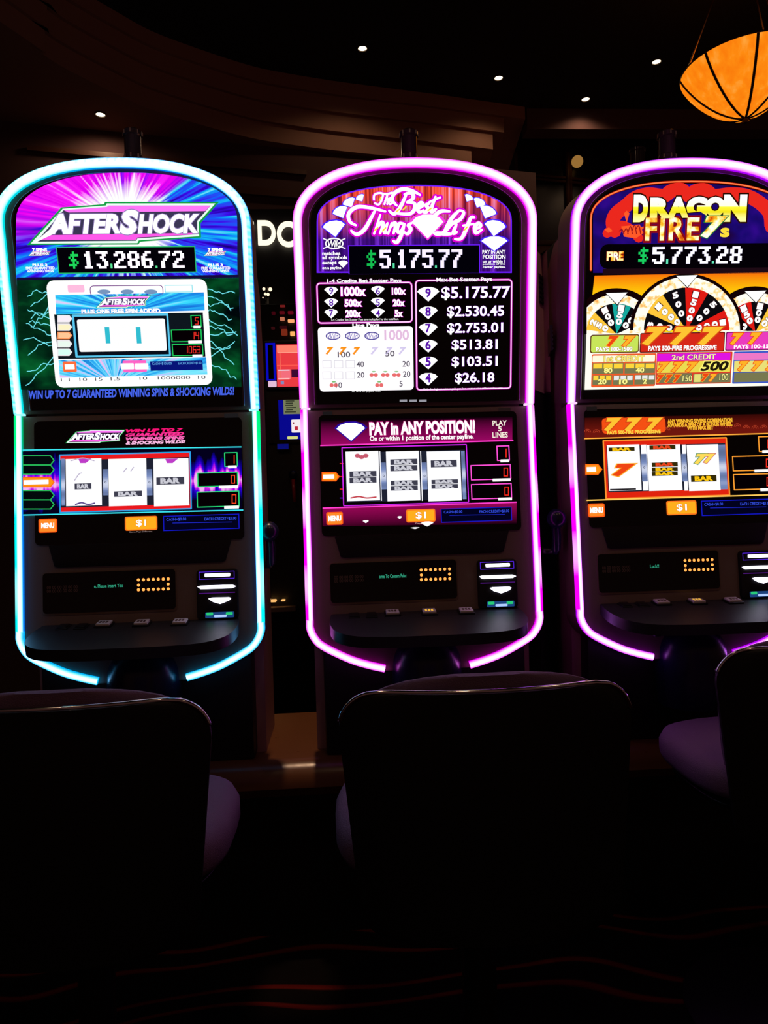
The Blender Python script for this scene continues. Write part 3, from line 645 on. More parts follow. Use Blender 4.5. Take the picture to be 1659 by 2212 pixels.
for y, c in ((1002, RED), (1030, RED), (1057, RED), (1076, VIO)): line(p, 734, y, 742, y, 1.6, c, 4, 'line_tick')
def buttons(p, b1, b2, bb, cash=True):
    rect(p, *b1, EM((255, 90, 20), 1), 4, 4, 'menu_button'); rect(p, b1[0]+2.5, b1[1]+2.5, b1[2]-2.5, b1[3]-2.5, EM((255, 140, 40), 1), 5, 3, 'menu_button_face')
    cx, cy = (b1[0]+b1[2])/2, (b1[1]+b1[3])/2; text(p, 'MENU', cx-14, cy-6, cx+14, cy+6, W2, 6, bold=.06)
    rect(p, *b2, EM((255, 120, 30), 1), 4, 4, 'denomination_button'); rect(p, b2[0]+2.5, b2[1]+2.5, b2[2]-2.5, b2[3]-2.5, EM((255, 175, 30), 1), 5, 3, 'denomination_button_face')
    cx, cy = (b2[0]+b2[2])/2, (b2[1]+b2[3])/2; text(p, '$1', cx-11, cy-8, cx+11, cy+8, W2, 7, bold=.02, outline=EM((230, 90, 20), 1), ob=.02)
    rect(p, *bb, EM((2, 2, 30), 1), 4, name='credit_window'); frame(p, *bb, 1.8, EM((20, 25, 200), 1), 5)
    h = bb[3]-bb[1]; w_ = bb[2]-bb[0]
    text(p, 'CASH=$0.00', bb[0]+w_*.04, bb[1]+h*.2, bb[0]+w_*.3, bb[1]+h*.42, EM((60, 90, 255), 1), 6); text(p, 'EACH CREDIT=$1.00', bb[0]+w_*.54, bb[1]+h*.16, bb[0]+w_*.96, bb[1]+h*.38, EM((60, 90, 255), 1), 6)
    line(p, bb[0]+w_*.12, bb[1]+h*.55, bb[0]+w_*.9, bb[1]+h*.48, 1.4, EM((30, 40, 200), 1), 6)
buttons(p, (705, 1106, 741, 1134), (877, 1100, 940, 1128), (952, 1097, 1105, 1127))
for x, y, w_, h in [(790, 1127, 13, 7), (863, 1118, 11, 6), (922, 1132, 28, 11), (896, 1141, 20, 4)]: gem(p, x, y, w_, h, W2, 7)
text(p, 'Pays', 896, 1129, 912, 1133, EM((200, 160, 160), 1), 8)

# ------------------------------------------------------------------ artwork: left machine
p = LU
def burst(cxp, cyp, name, pan, pal, sq=1.0, freq=14):
    cu, cv = pan.P(cxp, cyp)
    def b(nt, u, v):
        du = MA(nt, 'SUBTRACT', u, cu); dv = MA(nt, 'MULTIPLY', MA(nt, 'SUBTRACT', v, cv), sq)
        an = MA(nt, 'ARCTAN2', dv, du); r = MA(nt, 'SQRT', MA(nt, 'ADD', MA(nt, 'MULTIPLY', du, du), MA(nt, 'MULTIPLY', dv, dv)))
        n = NOISE(nt, MA(nt, 'MULTIPLY', an, freq), MA(nt, 'MULTIPLY', r, 2.5), 1.0, 3); n2 = NOISE(nt, MA(nt, 'MULTIPLY', an, 3.2), 0, 1.0, 1, 7)
        return pal(nt, n, n2, an, r, du, dv)
    return art_mat(name, b)
def pal_left(nt, n, n2, an, r, du, dv):
    top = MA(nt, 'SINE', an)                                         # 1 straight up
    magenta = RAMP(nt, n, [(.3, (60, 20, 255)), (.45, (235, 0, 240)), (.6, (255, 30, 255)), (.72, (255, 150, 255))])
    blue = RAMP(nt, n, [(.32, (10, 0, 90)), (.45, (60, 10, 235)), (.53, (20, 90, 250)), (.62, (20, 200, 245)), (.74, (180, 250, 255))])
    val = MA(nt, 'ADD', MA(nt, 'SUBTRACT', MA(nt, 'MULTIPLY', top, .9), MA(nt, 'MULTIPLY', MA(nt, 'COSINE', an), .35)), MA(nt, 'MULTIPLY', n2, .5)); f = MA(nt, 'MULTIPLY', MA(nt, 'SUBTRACT', val, .42), 4, clamp=True)
    c = MIXC(nt, f, blue, magenta)
    core = MA(nt, 'MULTIPLY', MA(nt, 'SUBTRACT', MA(nt, 'ADD', .125, MA(nt, 'MULTIPLY', MA(nt, 'SUBTRACT', n, .5), .16)), r), 22, clamp=True)
    return MIXC(nt, core, c, (255, 255, 255))
poly(p, arch(p, 36, 513, 602, 480, 374), burst(272, 490, 'sunburst_print', p, pal_left), 1, 'sunburst_picture')
def gdark(nt, u, v):
    n = NOISE(nt, MA(nt, 'MULTIPLY', u, 9), MA(nt, 'MULTIPLY', v, 14), 1.0, 3)
    return RAMP(nt, n, [(.3, (0, 6, 10)), (.5, (2, 46, 24)), (.7, (6, 96, 44))])
poly(p, [(38, 602), (516, 596), (522, 836), (44, 842)], art_mat('storm_print', gdark), 1, 'storm_picture')
poly(p, [(38, 606), (516, 600), (516, 594), (38, 600)], EM((20, 10, 60), 1), 2, 'picture_seam')
def logo(p, s, ox, oy, k, txt=True, dark=(60, 55, 85)):
    """zig-zag lightning plate with the game name; coordinates of the large sign scaled by s about ox, oy"""
    T = lambda l: [(ox+(x-268)*s, oy+(y-482)*s) for x, y in l]
    poly(p, T([(60, 530), (134, 449), (226, 442), (228, 437), (474, 437), (434, 483), (435, 514), (304, 523), (300, 529)]), EM((20, 160, 70), 1), k, 'sign_edge')
    poly(p, T([(68, 527), (137, 452), (230, 445), (232, 440.5), (466, 440.5), (430, 481), (431, 511), (301, 520), (298, 526)]), EM((235, 255, 245), 1), k+.5, 'sign_edge')
    poly(p, T([(80, 523), (139, 455), (232, 448), (236, 445), (456, 445), (427, 478), (427, 507), (298, 516), (295, 521)]), EM(dark, 1), k+1, 'sign_plate')
    poly(p, T([(139, 455), (232, 448), (236, 445), (456, 445), (444, 457), (150, 460)]), EM((255, 120, 250), 1), k+1.5, 'sign_bar')
    poly(p, T([(88, 519), (100, 509), (424, 504), (425, 507), (298, 514), (295, 519)]), EM((255, 90, 235), 1), k+1.5, 'sign_bar')
    for a, b, x0, y0, x1, y1 in [('A', .08, 103, 463, 150, 506), ('FTER', .05, 146, 464, 260, 505), ('S', .06, 258, 455, 302, 507), ('HOCK', .05, 298, 464, 432, 505)]:
        (X0, Y0_), (X1, Y1) = T([(x0, y0), (x1, y1)]); text(p, a, X0, Y0_, X1, Y1, W2, k+3, shear=.22, bold=b, name='sign_lettering', outline=EM((150, 130, 190), 1), ob=.03)
    poly(p, T([(74, 527), (110, 496), (128, 496), (118, 506)]), W2, k+3, 'sign_swoosh')
logo(p, 1.0, 268, 482, 3)
rect(p, 126, 534, 425, 590, EM((40, 190, 110), 1), 3, name='display_border'); rect(p, 128, 536, 423, 588, EM((4, 2, 8), 1), 4, name='display_window')
dots(p, '$13,286.72', 150, 545, 399, 581, {'$': EM((30, 215, 90), 1), '0': EM((255, 235, 255), 1.35), '.': EM((90, 230, 150), 1)}, 6)
for ox in (466, 88):
    logo(p, .12, ox, 548, 5); text(p, '7 SPINS', ox-16, 537, ox+16, 545, W2, 9, bold=.06); text(p, 'PLUS 3', ox-16, 570, ox+16, 576, W2, 6, bold=.05); text(p, 'FREE GUARANTEED', ox-30, 577, ox+32, 583, W2, 6, bold=.03); text(p, 'WINNING SPINS', ox-28, 584, ox+30, 589, W2, 6, bold=.03)
random.seed(11)
bolts = []
for sd in (0, 1):
    for j in range(11):
        x, y = (450, 625+j*16) if sd else (118, 625+j*16); q = [(x, y)]; dx = 1 if sd else -1
        dyy = random.uniform(-.3, .9) if sd else random.uniform(-.4, 1.0)
        for s in range(9): x += dx*random.uniform(3, 9); y += dyy*6+random.uniform(-6, 6); q.append((x, y))
        bolts.append(q)
for q in bolts: strokes(p, [q], 2.0, EM((110, 225, 235), 1), 3, 'lightning', sm=False)
rect(p, 113, 607, 455, 835, EM((255, 255, 255), 1.05, True), 4, 16, 'game_card')
poly(p, [(121, 638), (441, 632), (443, 671), (123, 680)], burst(278, 676, 'card_burst', p, lambda nt, n, n2, an, r, du, dv: RAMP(nt, n, [(.32, (20, 40, 190)), (.45, (30, 150, 240)), (.56, (60, 225, 255)), (.66, (200, 220, 255)), (.75, (255, 180, 240))]), freq=9), 5, 'card_picture')
logo(p, .29, 268, 652, 6); text(p, 'PLUS ONE FREE SPIN ADDED', 178, 668, 348, 677, W2, 9, bold=.05, outline=EM((120, 130, 220), 1))
frame(p, 196, 617, 354, 640, 1.6, EM((110, 20, 130), 1), 5, 8); 
for x in (226, 276, 327): oval(p, x, 631, 28, 10, 0, EM((120, 150, 190), 1), 6, 'card_icon')
rect(p, 148, 616, 184, 632, EM((255, 190, 225), 1), 5, 3, 'card_icon'); frame(p, 357, 616, 417, 632, 1.6, EM((120, 225, 235), 1), 5)
rect(p, 124, 678, 443, 773, EM((14, 22, 30), 1), 5, name='card_window')
rect(p, 161, 679, 368, 771, EM((90, 200, 240), 1), 6, 2, 'reel_frame'); rect(p, 166, 684, 364, 767, EM((8, 14, 26), 1), 7, name='reel_window'); rect(p, 171, 690, 360, 759, EM((255, 255, 255), 1.0), 8, 4, 'reel_strip')
for x in (234, 301): rect(p, x-5, 707, x+5, 742, EM((50, 190, 210), 1), 9, name='reel_gap')
for i, c in enumerate([(250, 240, 250), (255, 245, 200), (255, 200, 150), (235, 250, 240), (215, 255, 245)]):
    y = 689+i*18; arrow(p, 126, y-8, 158, y+8, EM(c, 1), EM((255, 150, 90), 1) if i == 2 else EM((240, 235, 240), 1), 6, False)
rr_ = EM((255, 50, 40), 1)
meters(p, [(413, 681, 436, 707), (371, 712, 437, 739), (373, 743, 440, 769)], GRN, ['5', '14', '1063'], [(419, 435), (408, 437), (417, 439)], rr_, 5)
poly(p, [(128, 778), (446, 772), (449, 809), (131, 816)], burst(250, 830, 'card_burst_low', p, lambda nt, n, n2, an, r, du, dv: RAMP(nt, n, [(.3, (20, 30, 180)), (.42, (40, 170, 245)), (.52, (120, 235, 255)), (.6, (200, 190, 255)), (.7, (255, 190, 235))]), freq=9), 5, 'card_picture')
rect(p, 138, 781, 167, 804, EM((255, 110, 60), 1), 7, 3, 'menu_button'); rect(p, 142, 787, 163, 798, WHT, 8, 1, 'button_caption')
rect(p, 267, 779, 318, 804, EM((255, 100, 200), 1), 7, 3, 'bet_button'); rect(p, 262, 785, 291, 798, WHT, 8, 2, 'button_caption'); rect(p, 293, 785, 322, 798, WHT, 8, 2, 'button_caption')
rect(p, 326, 780, 439, 800, EM((8, 20, 120), 1), 7, name='credit_window'); text(p, 'CASH=$106.00', 330, 783, 372, 789, EM((110, 190, 255), 1), 9); text(p, 'EACH CREDIT=$1.00', 386, 782, 436, 788, EM((110, 190, 255), 1), 9)
text(p, '1 1  10  15  1.5      10   1000000  10', 134, 814, 446, 821, EM((70, 70, 80), 1), 6)
text(p, 'WIN UP TO 7 GUARANTEED WINNING SPINS & SHOCKING WILDS!', 66, 839, 509, 858, EM((70, 100, 235), 1), 5, shear=.2, bold=.035)
p = LL
logo(p, .315, 208, 943, 4, dark=(30, 10, 30))
for i, s in enumerate(('WIN UP TO 7', 'GUARANTEED', 'WINNING SPINS', '& SHOCKING WILDS!')):
    text(p, s, 273, 926.5+i*8.6, 397+i*1.5, 934+i*8.6, EM(((255, 20, 120), (255, 50, 150), (255, 110, 190), (255, 190, 230))[i], 1), 4, shear=.25, bold=.06)
def flame(nt, u, v):
    va, vb = LL.P(300, 1105)[1], LL.P(300, 975)[1]
    h = MA(nt, 'DIVIDE', MA(nt, 'SUBTRACT', v, va), vb-va); n = NOISE(nt, MA(nt, 'MULTIPLY', u, 55), MA(nt, 'MULTIPLY', v, 7), 1.0, 2)
    d = MA(nt, 'SUBTRACT', 1.0, MA(nt, 'MULTIPLY', MA(nt, 'ABSOLUTE', MA(nt, 'SUBTRACT', h, .48)), 2.6)); s = MA(nt, 'ADD', d, MA(nt, 'MULTIPLY', MA(nt, 'SUBTRACT', n, .5), 1.5))
    return RAMP(nt, s, [(.0, (4, 0, 30)), (.3, (20, 0, 170)), (.5, (60, 0, 235)), (.66, (220, 30, 240)), (.82, (255, 190, 255))])
poly(p, [(40, 976), (522, 967), (524, 1102), (44, 1112)], art_mat('flame_print', flame, .9), 1, 'flame_picture')
line(p, 40, 973, 522, 966, 2.6, EM((60, 230, 240), 1), 4); line(p, 42, 1113, 526, 1102, 2.6, EM((60, 230, 245), 1), 4)
rect(p, 130, 977, 415, 1106, EM((40, 160, 230), 1), 2, 2, 'reel_frame'); rect(p, 133, 980, 412, 1103, EM((235, 25, 30), 1), 2.5, name='reel_surround')
reels(p, 133, 990, 411, 1094, [(144, 221), (236, 318), (333, 409)], [(224, 235), (318, 330)]); rect(p, 134, 990, 142, 1094, M_sep, 5, name='reel_edge')
bar_sym(p, 369, 1039, 60, 16); bar_sym(p, 278, 1067, 60, 12); bar_sym(p, 181, 1051, 36, 13)
for q in ([(163, 1038), (172, 1025), (178, 1022)], [(268, 1020), (275, 1012)], [(284, 1018), (290, 1010)], [(155, 996), (180, 990), (205, 996)]): strokes(p, [q], 2, EM((190, 180, 205), 1), 6, 'reel_symbol')
for x in (185, 372): poly(p, [(x-14, 992), (x+14, 991), (x+2, 1001), (x-10, 1001)], EM((190, 60, 200), 1), 6, 'reel_symbol')
strokes(p, [[(165, 1090), (178, 1086), (192, 1090), (206, 1087)]], 3, EM((90, 70, 140), 1), 6, 'reel_symbol')
meters(p, [(485, 977, 514, 1009), (427, 1020, 515, 1052), (426, 1061, 518, 1096)], EM((40, 220, 120), 1), ['1', '0', '0'], [(493, 512), (474, 515), (485, 517)], EM((255, 70, 30), 1))
for i, y in enumerate((995, 1015, 1042, 1070, 1090)): arrow(p, 50, y-11, 120, y+11, ORG if i == 2 else EM((3, 10, 12), 1), EM((255, 110, 20), 1) if i == 2 else EM((40, 190, 90), 1), 4, i == 2)
buttons(p, (85, 1120, 125, 1151), (271, 1115, 341, 1146), (354, 1112, 518, 1145)); text(p, 'Game Pays Different', 280, 1147, 330, 1151, EM((150, 130, 130), 1), 5)
rect(p, 485, 894, 515, 903, EM((28, 26, 28), 1), 3, name='serial_plate')

# ------------------------------------------------------------------ artwork: right machine
p = RU
def nightp(nt, u, v):
    n = NOISE(nt, MA(nt, 'MULTIPLY', u, 14), MA(nt, 'MULTIPLY', v, 14), 1.0, 2)
    return RAMP(nt, n, [(.3, (30, 4, 60)), (.5, (26, 8, 110)), (.7, (50, 10, 140))])
poly(p, arch(p, 1280, 1702, 590, 470, 398), art_mat('night_print', nightp), 1, 'night_picture')
arcp = arch(p, 1275, 1709, 584, 476, 393); strokes(p, [arcp[::-1]], 5, EM((190, 30, 10), 1), 3, 'neon_line', sm=False); strokes(p, [arcp[::-1]], 2.6, EM((255, 130, 70), 1.1), 4, 'neon_line', sm=False)
R3 = EM((235, 40, 30), 1); R4 = EM((150, 14, 24), 1)
DR = [(1326, 500), (1322, 480), (1330, 462), (1350, 446), (1372, 428), (1400, 421), (1432, 424), (1448, 414), (1470, 411), (1486, 424), (1500, 414), (1522, 412), (1540, 424), (1575, 421), (1610, 424), (1640, 440), (1660, 462), (1664, 490)]
strokes(p, [DR], 30, R3, 4, 'dragon_body'); strokes(p, [[(1310, 505), (1325, 492), (1345, 488), (1365, 500), (1378, 515)]], 20, R3, 4, 'dragon_body')
polys(p, [[(1304, 497), (1314, 492), (1322, 500), (1312, 504)], [(1340, 490), (1380, 486), (1388, 504), (1372, 516), (1346, 512)], [(1376, 492), (1392, 490), (1382, 500)], [(1346, 462), (1352, 456), (1358, 462), (1352, 482)]], EM((255, 90, 40), 1), 5, 'dragon_detail')
strokes(p, [[(1336+i*9, 500+6*math.sin(i)), (1342+i*9, 492+5*math.cos(i)), (1346+i*9, 506)] for i in range(5)], 2, R4, 6, 'dragon_scale')
def gold(y0, y1, name):
    va, vb = RU.P(1480, y1)[1], RU.P(1480, y0)[1]
    def b(nt, u, v): return RAMP(nt, MA(nt, 'DIVIDE', MA(nt, 'SUBTRACT', v, va), vb-va, clamp=True), [(0, (255, 250, 160)), (.3, (235, 220, 20)), (.52, (255, 245, 60)), (.56, (255, 255, 225)), (1, (255, 255, 255))])
    return art_mat(name, b, 1.1)
G1 = gold(424, 475, 'gold_print')
for ch, x0, y0, x1, y1 in [('D', 1366, 424, 1398, 479), ('R', 1402, 430, 1448, 471), ('A', 1440, 428, 1486, 470), ('G', 1480, 428, 1525, 470), ('O', 1520, 428, 1564, 468), ('N', 1560, 424, 1610, 478)]:
    text(p, ch, x0, y0, x1, y1, G1, 9, bold=.08, name='sign_lettering', outline=EM((40, 10, 0), 1), ob=.05)
def firep(nt, u, v):
    n = NOISE(nt, MA(nt, 'MULTIPLY', u, 45), MA(nt, 'MULTIPLY', v, 45), 1.0, 3); return RAMP(nt, n, [(.3, (210, 80, 10)), (.45, (255, 190, 40)), (.55, (255, 250, 170)), (.66, (255, 255, 245))])
G2 = art_mat('fire_print', firep, 1.1)
text(p, 'FIRE', 1392, 473, 1508, 519, G2, 9, bold=.03, sp=1.15, name='sign_lettering', outline=EM((140, 10, 20), 1), ob=.07)
text(p, '7', 1511, 470, 1568, 514, G2, 10, shear=.25, bold=.07, name='sign_lettering', outline=EM((20, 120, 60), 1), ob=.03); text(p, 's', 1553, 494, 1573, 513, YEL, 10, bold=.04, name='sign_lettering')
rect(p, 1296, 529, 1688, 578, EM((4, 1, 6), 1), 4, 16, 'display_window'); text(p, 'FIRE', 1309, 545, 1345, 563, G2, 6, bold=.05, outline=EM((170, 40, 10), 1))
dots(p, '$5,773.28', 1377, 536, 1600, 570, {'$': EM((25, 205, 95), 1), '0': EM((235, 230, 255), 1.35), '.': EM((100, 235, 190), 1)}, 6)
rect(p, 1302, 580, 1680, 592, EM((30, 10, 20), 1), 3, name='picture_seam')
yl = art_mat('amber_print', lambda nt, u, v: RAMP(nt, MA(nt, 'MULTIPLY', MA(nt, 'SUBTRACT', v, RU.P(1480, 660)[1]), 12, clamp=True), [(0, (255, 225, 20)), (.5, (255, 190, 10)), (1, (250, 110, 10))]))
poly(p, [(1283, 596), (1706, 588), (1712, 720), (1268, 728)], yl, 3, 'amber_picture')
def wheel(cx, cy, ro, ri, rs, segs, k, x_lo=1264, x_hi=1716):
    def sect(a0, a1, r0_, r1_, n=8):
        A = [(cx+r1_*math.cos(math.radians(a0+(a1-a0)*i/n)), cy-r1_*math.sin(math.radians(a0+(a1-a0)*i/n))) for i in range(n+1)]
        B = [(cx+r0_*math.cos(math.radians(a1+(a0-a1)*i/n)), cy-r0_*math.sin(math.radians(a1+(a0-a1)*i/n))) for i in range(n+1)] if r0_ > 0 else [(cx, cy)]
        return [(min(max(x, x_lo), x_hi), y) for x, y in A+B]
    poly(p, sect(0, 180, 0, ro, 30), EM((18, 2, 4), 1), k, 'wheel_rim'); poly(p, sect(0, 180, 0, ri, 30), art_mat('wheel_fire', lambda nt, u, v: RAMP(nt, NOISE(nt, MA(nt, 'MULTIPLY', u, 60), MA(nt, 'MULTIPLY', v, 60), 1.0, 3), [(.28, (255, 150, 60)), (.42, (255, 225, 150)), (.5, (255, 252, 240))]), 1.05), k+1, 'wheel_fire_ring')
    for a0, a1, c, s in segs:
        poly(p, sect(max(a0, 0), min(a1, 180), 0, rs, 8), c, k+2, 'wheel_segment'); am = math.radians((a0+a1)/2)
        for i, ch in enumerate(s):
            r = rs*(.86-i*.19*(4/max(len(s), 3.4))); X, Y = cx+r*math.cos(am), cy-r*math.sin(am)
            if Y < 712 and X > x_lo+8: text(p, ch, X-6.5, Y-6.5, X+6.5, Y+6.5, W2, k+4, bold=.06, rot=am-math.pi/2, name='wheel_figure', outline=EM((60, 10, 10), 1), ob=.03)
    poly(p, [(cx-25, cy-ri-3), (cx+25, cy-ri-5), (cx+1, cy-ri+25)], EM((40, 40, 40), 1), k+5, 'wheel_pointer'); poly(p, [(cx-23, cy-ri-2), (cx+23, cy-ri-3.5), (cx+1, cy-ri+22)], W2, k+6, 'wheel_pointer')
WB = EM((12, 10, 14), 1); WY = EM((255, 200, 60), 1); WR = EM((225, 28, 20), 1); WT = EM((20, 170, 160), 1)
wheel(1330, 722, 99, 86, 66, [(135, 172, WY, '250'), (98, 135, WB, '100'), (62, 98, WT, '150'), (25, 62, WB, '100')], 4, x_lo=1266)
wheel(1629, 718, 99, 86, 66, [(135, 172, WB, '100'), (98, 135, WR, '150'), (62, 98, WB, '100'), (25, 62, WY, '250')], 4)
wheel(1480, 714, 122, 115, 92, [(156, 188, WB, '300'), (124, 156, WY, '1000'), (92, 124, WB, '500'), (60, 92, WR, '1500'), (28, 60, WB, '500'), (-4, 28, WR, '1000')], 12)
poly(p, [(1264, 722), (1714, 714), (1722, 832), (1260, 842)], EM((255, 253, 240), 1.05, True), 20, 'pay_card')
SV = EM((255, 180, 40), 1); SR = EM((240, 70, 20), 1)
def seven(p, cx, cy, w_, h, k, fill=None, edge=None): text(p, '7', cx-w_/2, cy-h/2, cx+w_/2, cy+h/2, fill or EM((255, 196, 50), 1), k, shear=.28, bold=.07, name='seven_symbol', outline=edge or EM((215, 70, 20), 1), ob=.05)
rect(p, 1272, 724, 1377, 762, EM((90, 40, 10), 1), 21, 5, 'prize_tab'); rect(p, 1274, 726, 1375, 760, EM((200, 230, 90), 1), 22, 4, 'prize_tab_face'); seven(p, 1320, 738, 26, 22, 24, SR, SV); seven(p, 1354, 738, 28, 22, 24, SV, SR); text(p, 'PAYS 100-1500', 1284, 750, 1362, 759, W2, 25, bold=.04, outline=EM((150, 60, 0), 1))
rect(p, 1379, 720, 1561, 760, EM((90, 20, 10), 1), 21, 3, 'prize_tab'); rect(p, 1381, 722, 1559, 758, EM((215, 40, 25), 1), 22, 2, 'prize_tab_face')
for x in (1410, 1470, 1530): seven(p, x, 727, 54, 38, 25, None)
text(p, 'PAYS 500-FIRE PROGRESSIVE', 1396, 747, 1543, 757, W2, 27, bold=.04, outline=EM((160, 20, 0), 1))
rect(p, 1563, 718, 1690, 756, EM((110, 10, 90), 1), 21, 3, 'prize_tab'); rect(p, 1565, 720, 1688, 754, EM((235, 60, 190), 1), 22, 2, 'prize_tab_face'); seven(p, 1586, 733, 28, 24, 25, SV, SR); seven(p, 1625, 732, 28, 24, 25, SV, SR); text(p, 'PAYS 100-1500', 1580, 745, 1670, 753, W2, 26, bold=.04)
rect(p, 1275, 766, 1413, 834, EM((240, 90, 40), 1), 21, 3, 'pay_table'); rect(p, 1277, 768, 1411, 782, EM((255, 252, 225), 1), 22, 2, 'table_heading'); text(p, '1st CREDIT', 1301, 769, 1388, 781, EM((250, 235, 120), 1), 24, bold=.03, outline=EM((190, 150, 60), 1))
TB = EM((120, 120, 80), 1)
for x0, x1, y0, y1, n in [(1277, 1343, 785, 807, '80'), (1346, 1411, 785, 806, '40'), (1277, 1318, 811, 831, '20'), (1321, 1364, 811, 831, '10'), (1367, 1411, 810, 830, '2')]:
    rect(p, x0, y0, x1, y1, TB, 22, name='pay_cell'); q = (x1-x0)/3
    for i in range(3): rect(p, x0+i*q+1.5, y0+1, x0+(i+1)*q-1.5, y0+(y1-y0)*.5, EM((255, 215, 60), 1) if y0 < 800 or x0 < 1300 else EM((235, 235, 235), 1), 23, name='bar_symbol')
    text(p, n, (x0+x1)/2-9*(len(n)/2), y1-12, (x0+x1)/2+9*(len(n)/2), y1-1, EM((255, 250, 150), 1), 25, bold=.05, outline=EM((120, 100, 0), 1), name='prize_figures')
rect(p, 1414, 763, 1576, 828, EM((225, 60, 40), 1), 21, 2, 'pay_table'); rect(p, 1416, 764, 1573, 779, EM((225, 20, 225), 1), 22, name='table_heading'); text(p, '2nd CREDIT', 1447, 766, 1542, 777, EM((255, 240, 180), 1), 24, bold=.03, outline=EM((120, 0, 120), 1))
rect(p, 1416, 781, 1573, 804, EM((235, 220, 80), 1), 22, name='pay_cell'); rect(p, 1416, 807, 1490, 827, TB, 22, name='pay_cell'); rect(p, 1493, 807, 1573, 826, TB, 22, name='pay_cell')
for x in (1429, 1459, 1490): seven(p, x, 793, 26, 21, 24, SV, SR)
text(p, '500', 1508, 781, 1569, 801, EM((30, 24, 10), 1), 25, shear=.25, bold=.04, outline=EM((255, 245, 120), 1), ob=.06, name='prize_figures')
for x in (1422, 1440, 1458): seven(p, x, 818, 17, 16, 24, SR, SV)
text(p, '150', 1470, 811, 1490, 824, EM((250, 245, 150), 1), 25, bold=.01, outline=EM((40, 40, 20), 1), name='prize_figures'); text(p, '100', 1549, 808, 1568, 821, EM((250, 245, 150), 1), 25, bold=.01, outline=EM((40, 40, 20), 1), name='prize_figures')
rect(p, 1495, 809, 1509, 825, EM((230, 225, 120), 1), 23, 1, 'bar_symbol'); seven(p, 1518, 816, 17, 16, 24, SR, SV); seven(p, 1535, 816, 17, 16, 24, SV, SR)
rect(p, 1579, 761, 1700, 826, EM((60, 90, 200), 1), 21, 2, 'pay_table'); rect(p, 1581, 763, 1698, 777, EM((240, 120, 200), 1), 22, name='table_heading'); rect(p, 1581, 780, 1698, 802, EM((235, 225, 120), 1), 22, name='pay_cell'); rect(p, 1581, 805, 1698, 824, TB, 22, name='pay_cell')
for x in (1600, 1630, 1660): seven(p, x, 791, 24, 20, 24, SV, SR)
p = RL
band(p, 1262, 903, 1690, 894, 43, 43, vgrad('ember_print', 905, 945, (20, 4, 4), (110, 22, 14), RL), 1, 'banner')
swirl = []
for i in range(22):
    cx, cy = 1268+i*19, 936-random.uniform(0, 8)-i*.5
    for r in (3.5, 7): swirl.append([(cx+r*math.cos(a*math.pi/5), cy-r*math.sin(a*math.pi/5)*.9) for a in range(6)])
strokes(p, swirl, 1.2, EM((180, 60, 36), 1), 2, 'swirl_pattern', sm=False)
rect(p, 1299, 903, 1436, 936, EM((245, 80, 20), 1), 4, 8, 'sign_plate')
for x in (1322, 1366, 1411): seven(p, x, 918, 40, 29, 6, None)
text(p, 'PAYS 500-FIRE PROGRESSIVE', 1310, 930, 1425, 938, EM((255, 215, 70), 1), 8, bold=.05)
for i, s in enumerate(('ANY WINNING SEVENS COMBINATION', 'AWARDS A SPIN OF A BONUS WHEEL', 'WITH MAX BET')):
    text(p, s, *((1440, 905, 1580, 914), (1440, 913.5, 1580, 922), (1482, 921, 1539, 929))[i], EM((255, 190, 50), 1), 5, bold=.05)
line(p, 1261, 948, 1690, 936, 2.6, EM((255, 170, 60), 1.1), 4); line(p, 1266, 1081, 1694, 1068, 2.6, EM((255, 200, 90), 1.1), 4)
rect(p, 1304, 949, 1573, 1074, EM((255, 150, 50), 1), 2, 2, 'reel_frame'); rect(p, 1307, 952, 1570, 1071, EM((225, 35, 15), 1), 2.5, name='reel_surround')
reels(p, 1311, 962, 1568, 1059, [(1312, 1382), (1385, 1397), (1398, 1470), (1474, 1482), (1484, 1552)], [(1384, 1396), (1471, 1482)]); rect(p, 1552, 962, 1567, 1056, M_sep, 5, name='reel_edge')
GBK, GYL, GRD = EM((52, 44, 10), 1), EM((255, 200, 20), 1), EM((235, 70, 30), 1)
text(p, '7', 1320, 1003, 1372, 1029, SR, 7, shear=.3, bold=.08, name='seven_symbol', outline=SV, ob=.05)
bar_sym(p, 1434, 1004, 56, 9, 1, GBK, GRD); bar_sym(p, 1434, 1019, 56, 8.5, 2, GBK, GYL); bar_sym(p, 1518, 1034, 55, 13, 1, GBK, GYL); bar_sym(p, 1341, 971, 56, 8, 1, GBK, GYL); bar_sym(p, 1429, 967, 56, 9, 1, GBK, GRD)
seven(p, 1512, 992, 30, 22, 6, EM((255, 220, 90), 1), EM((90, 150, 110), 1)); seven(p, 1530, 991, 26, 20, 6, EM((255, 220, 90), 1), EM((210, 110, 110), 1))
rect(p, 1316, 1056, 1372, 1059, EM((30, 26, 30), 1), 6, name='bar_symbol')
arrow(p, 1263, 1003, 1300, 1026, ORG, EM((255, 110, 20), 1))
buttons(p, (1269, 1088, 1305, 1117), (1438, 1082, 1503, 1112), (1513, 1080, 1668, 1112))
meters(p, [(1636, 943, 1664, 976), (1580, 985, 1668, 1017), (1582, 1024, 1670, 1058)], EM((255, 160, 50), 1.05), ['1', '0', '0'], [(1644, 1663), (1627, 1666), (1640, 1669)])
rect(p, 1266, 879, 1288, 888, EM((26, 20, 20), 1), 3, name='serial_plate')

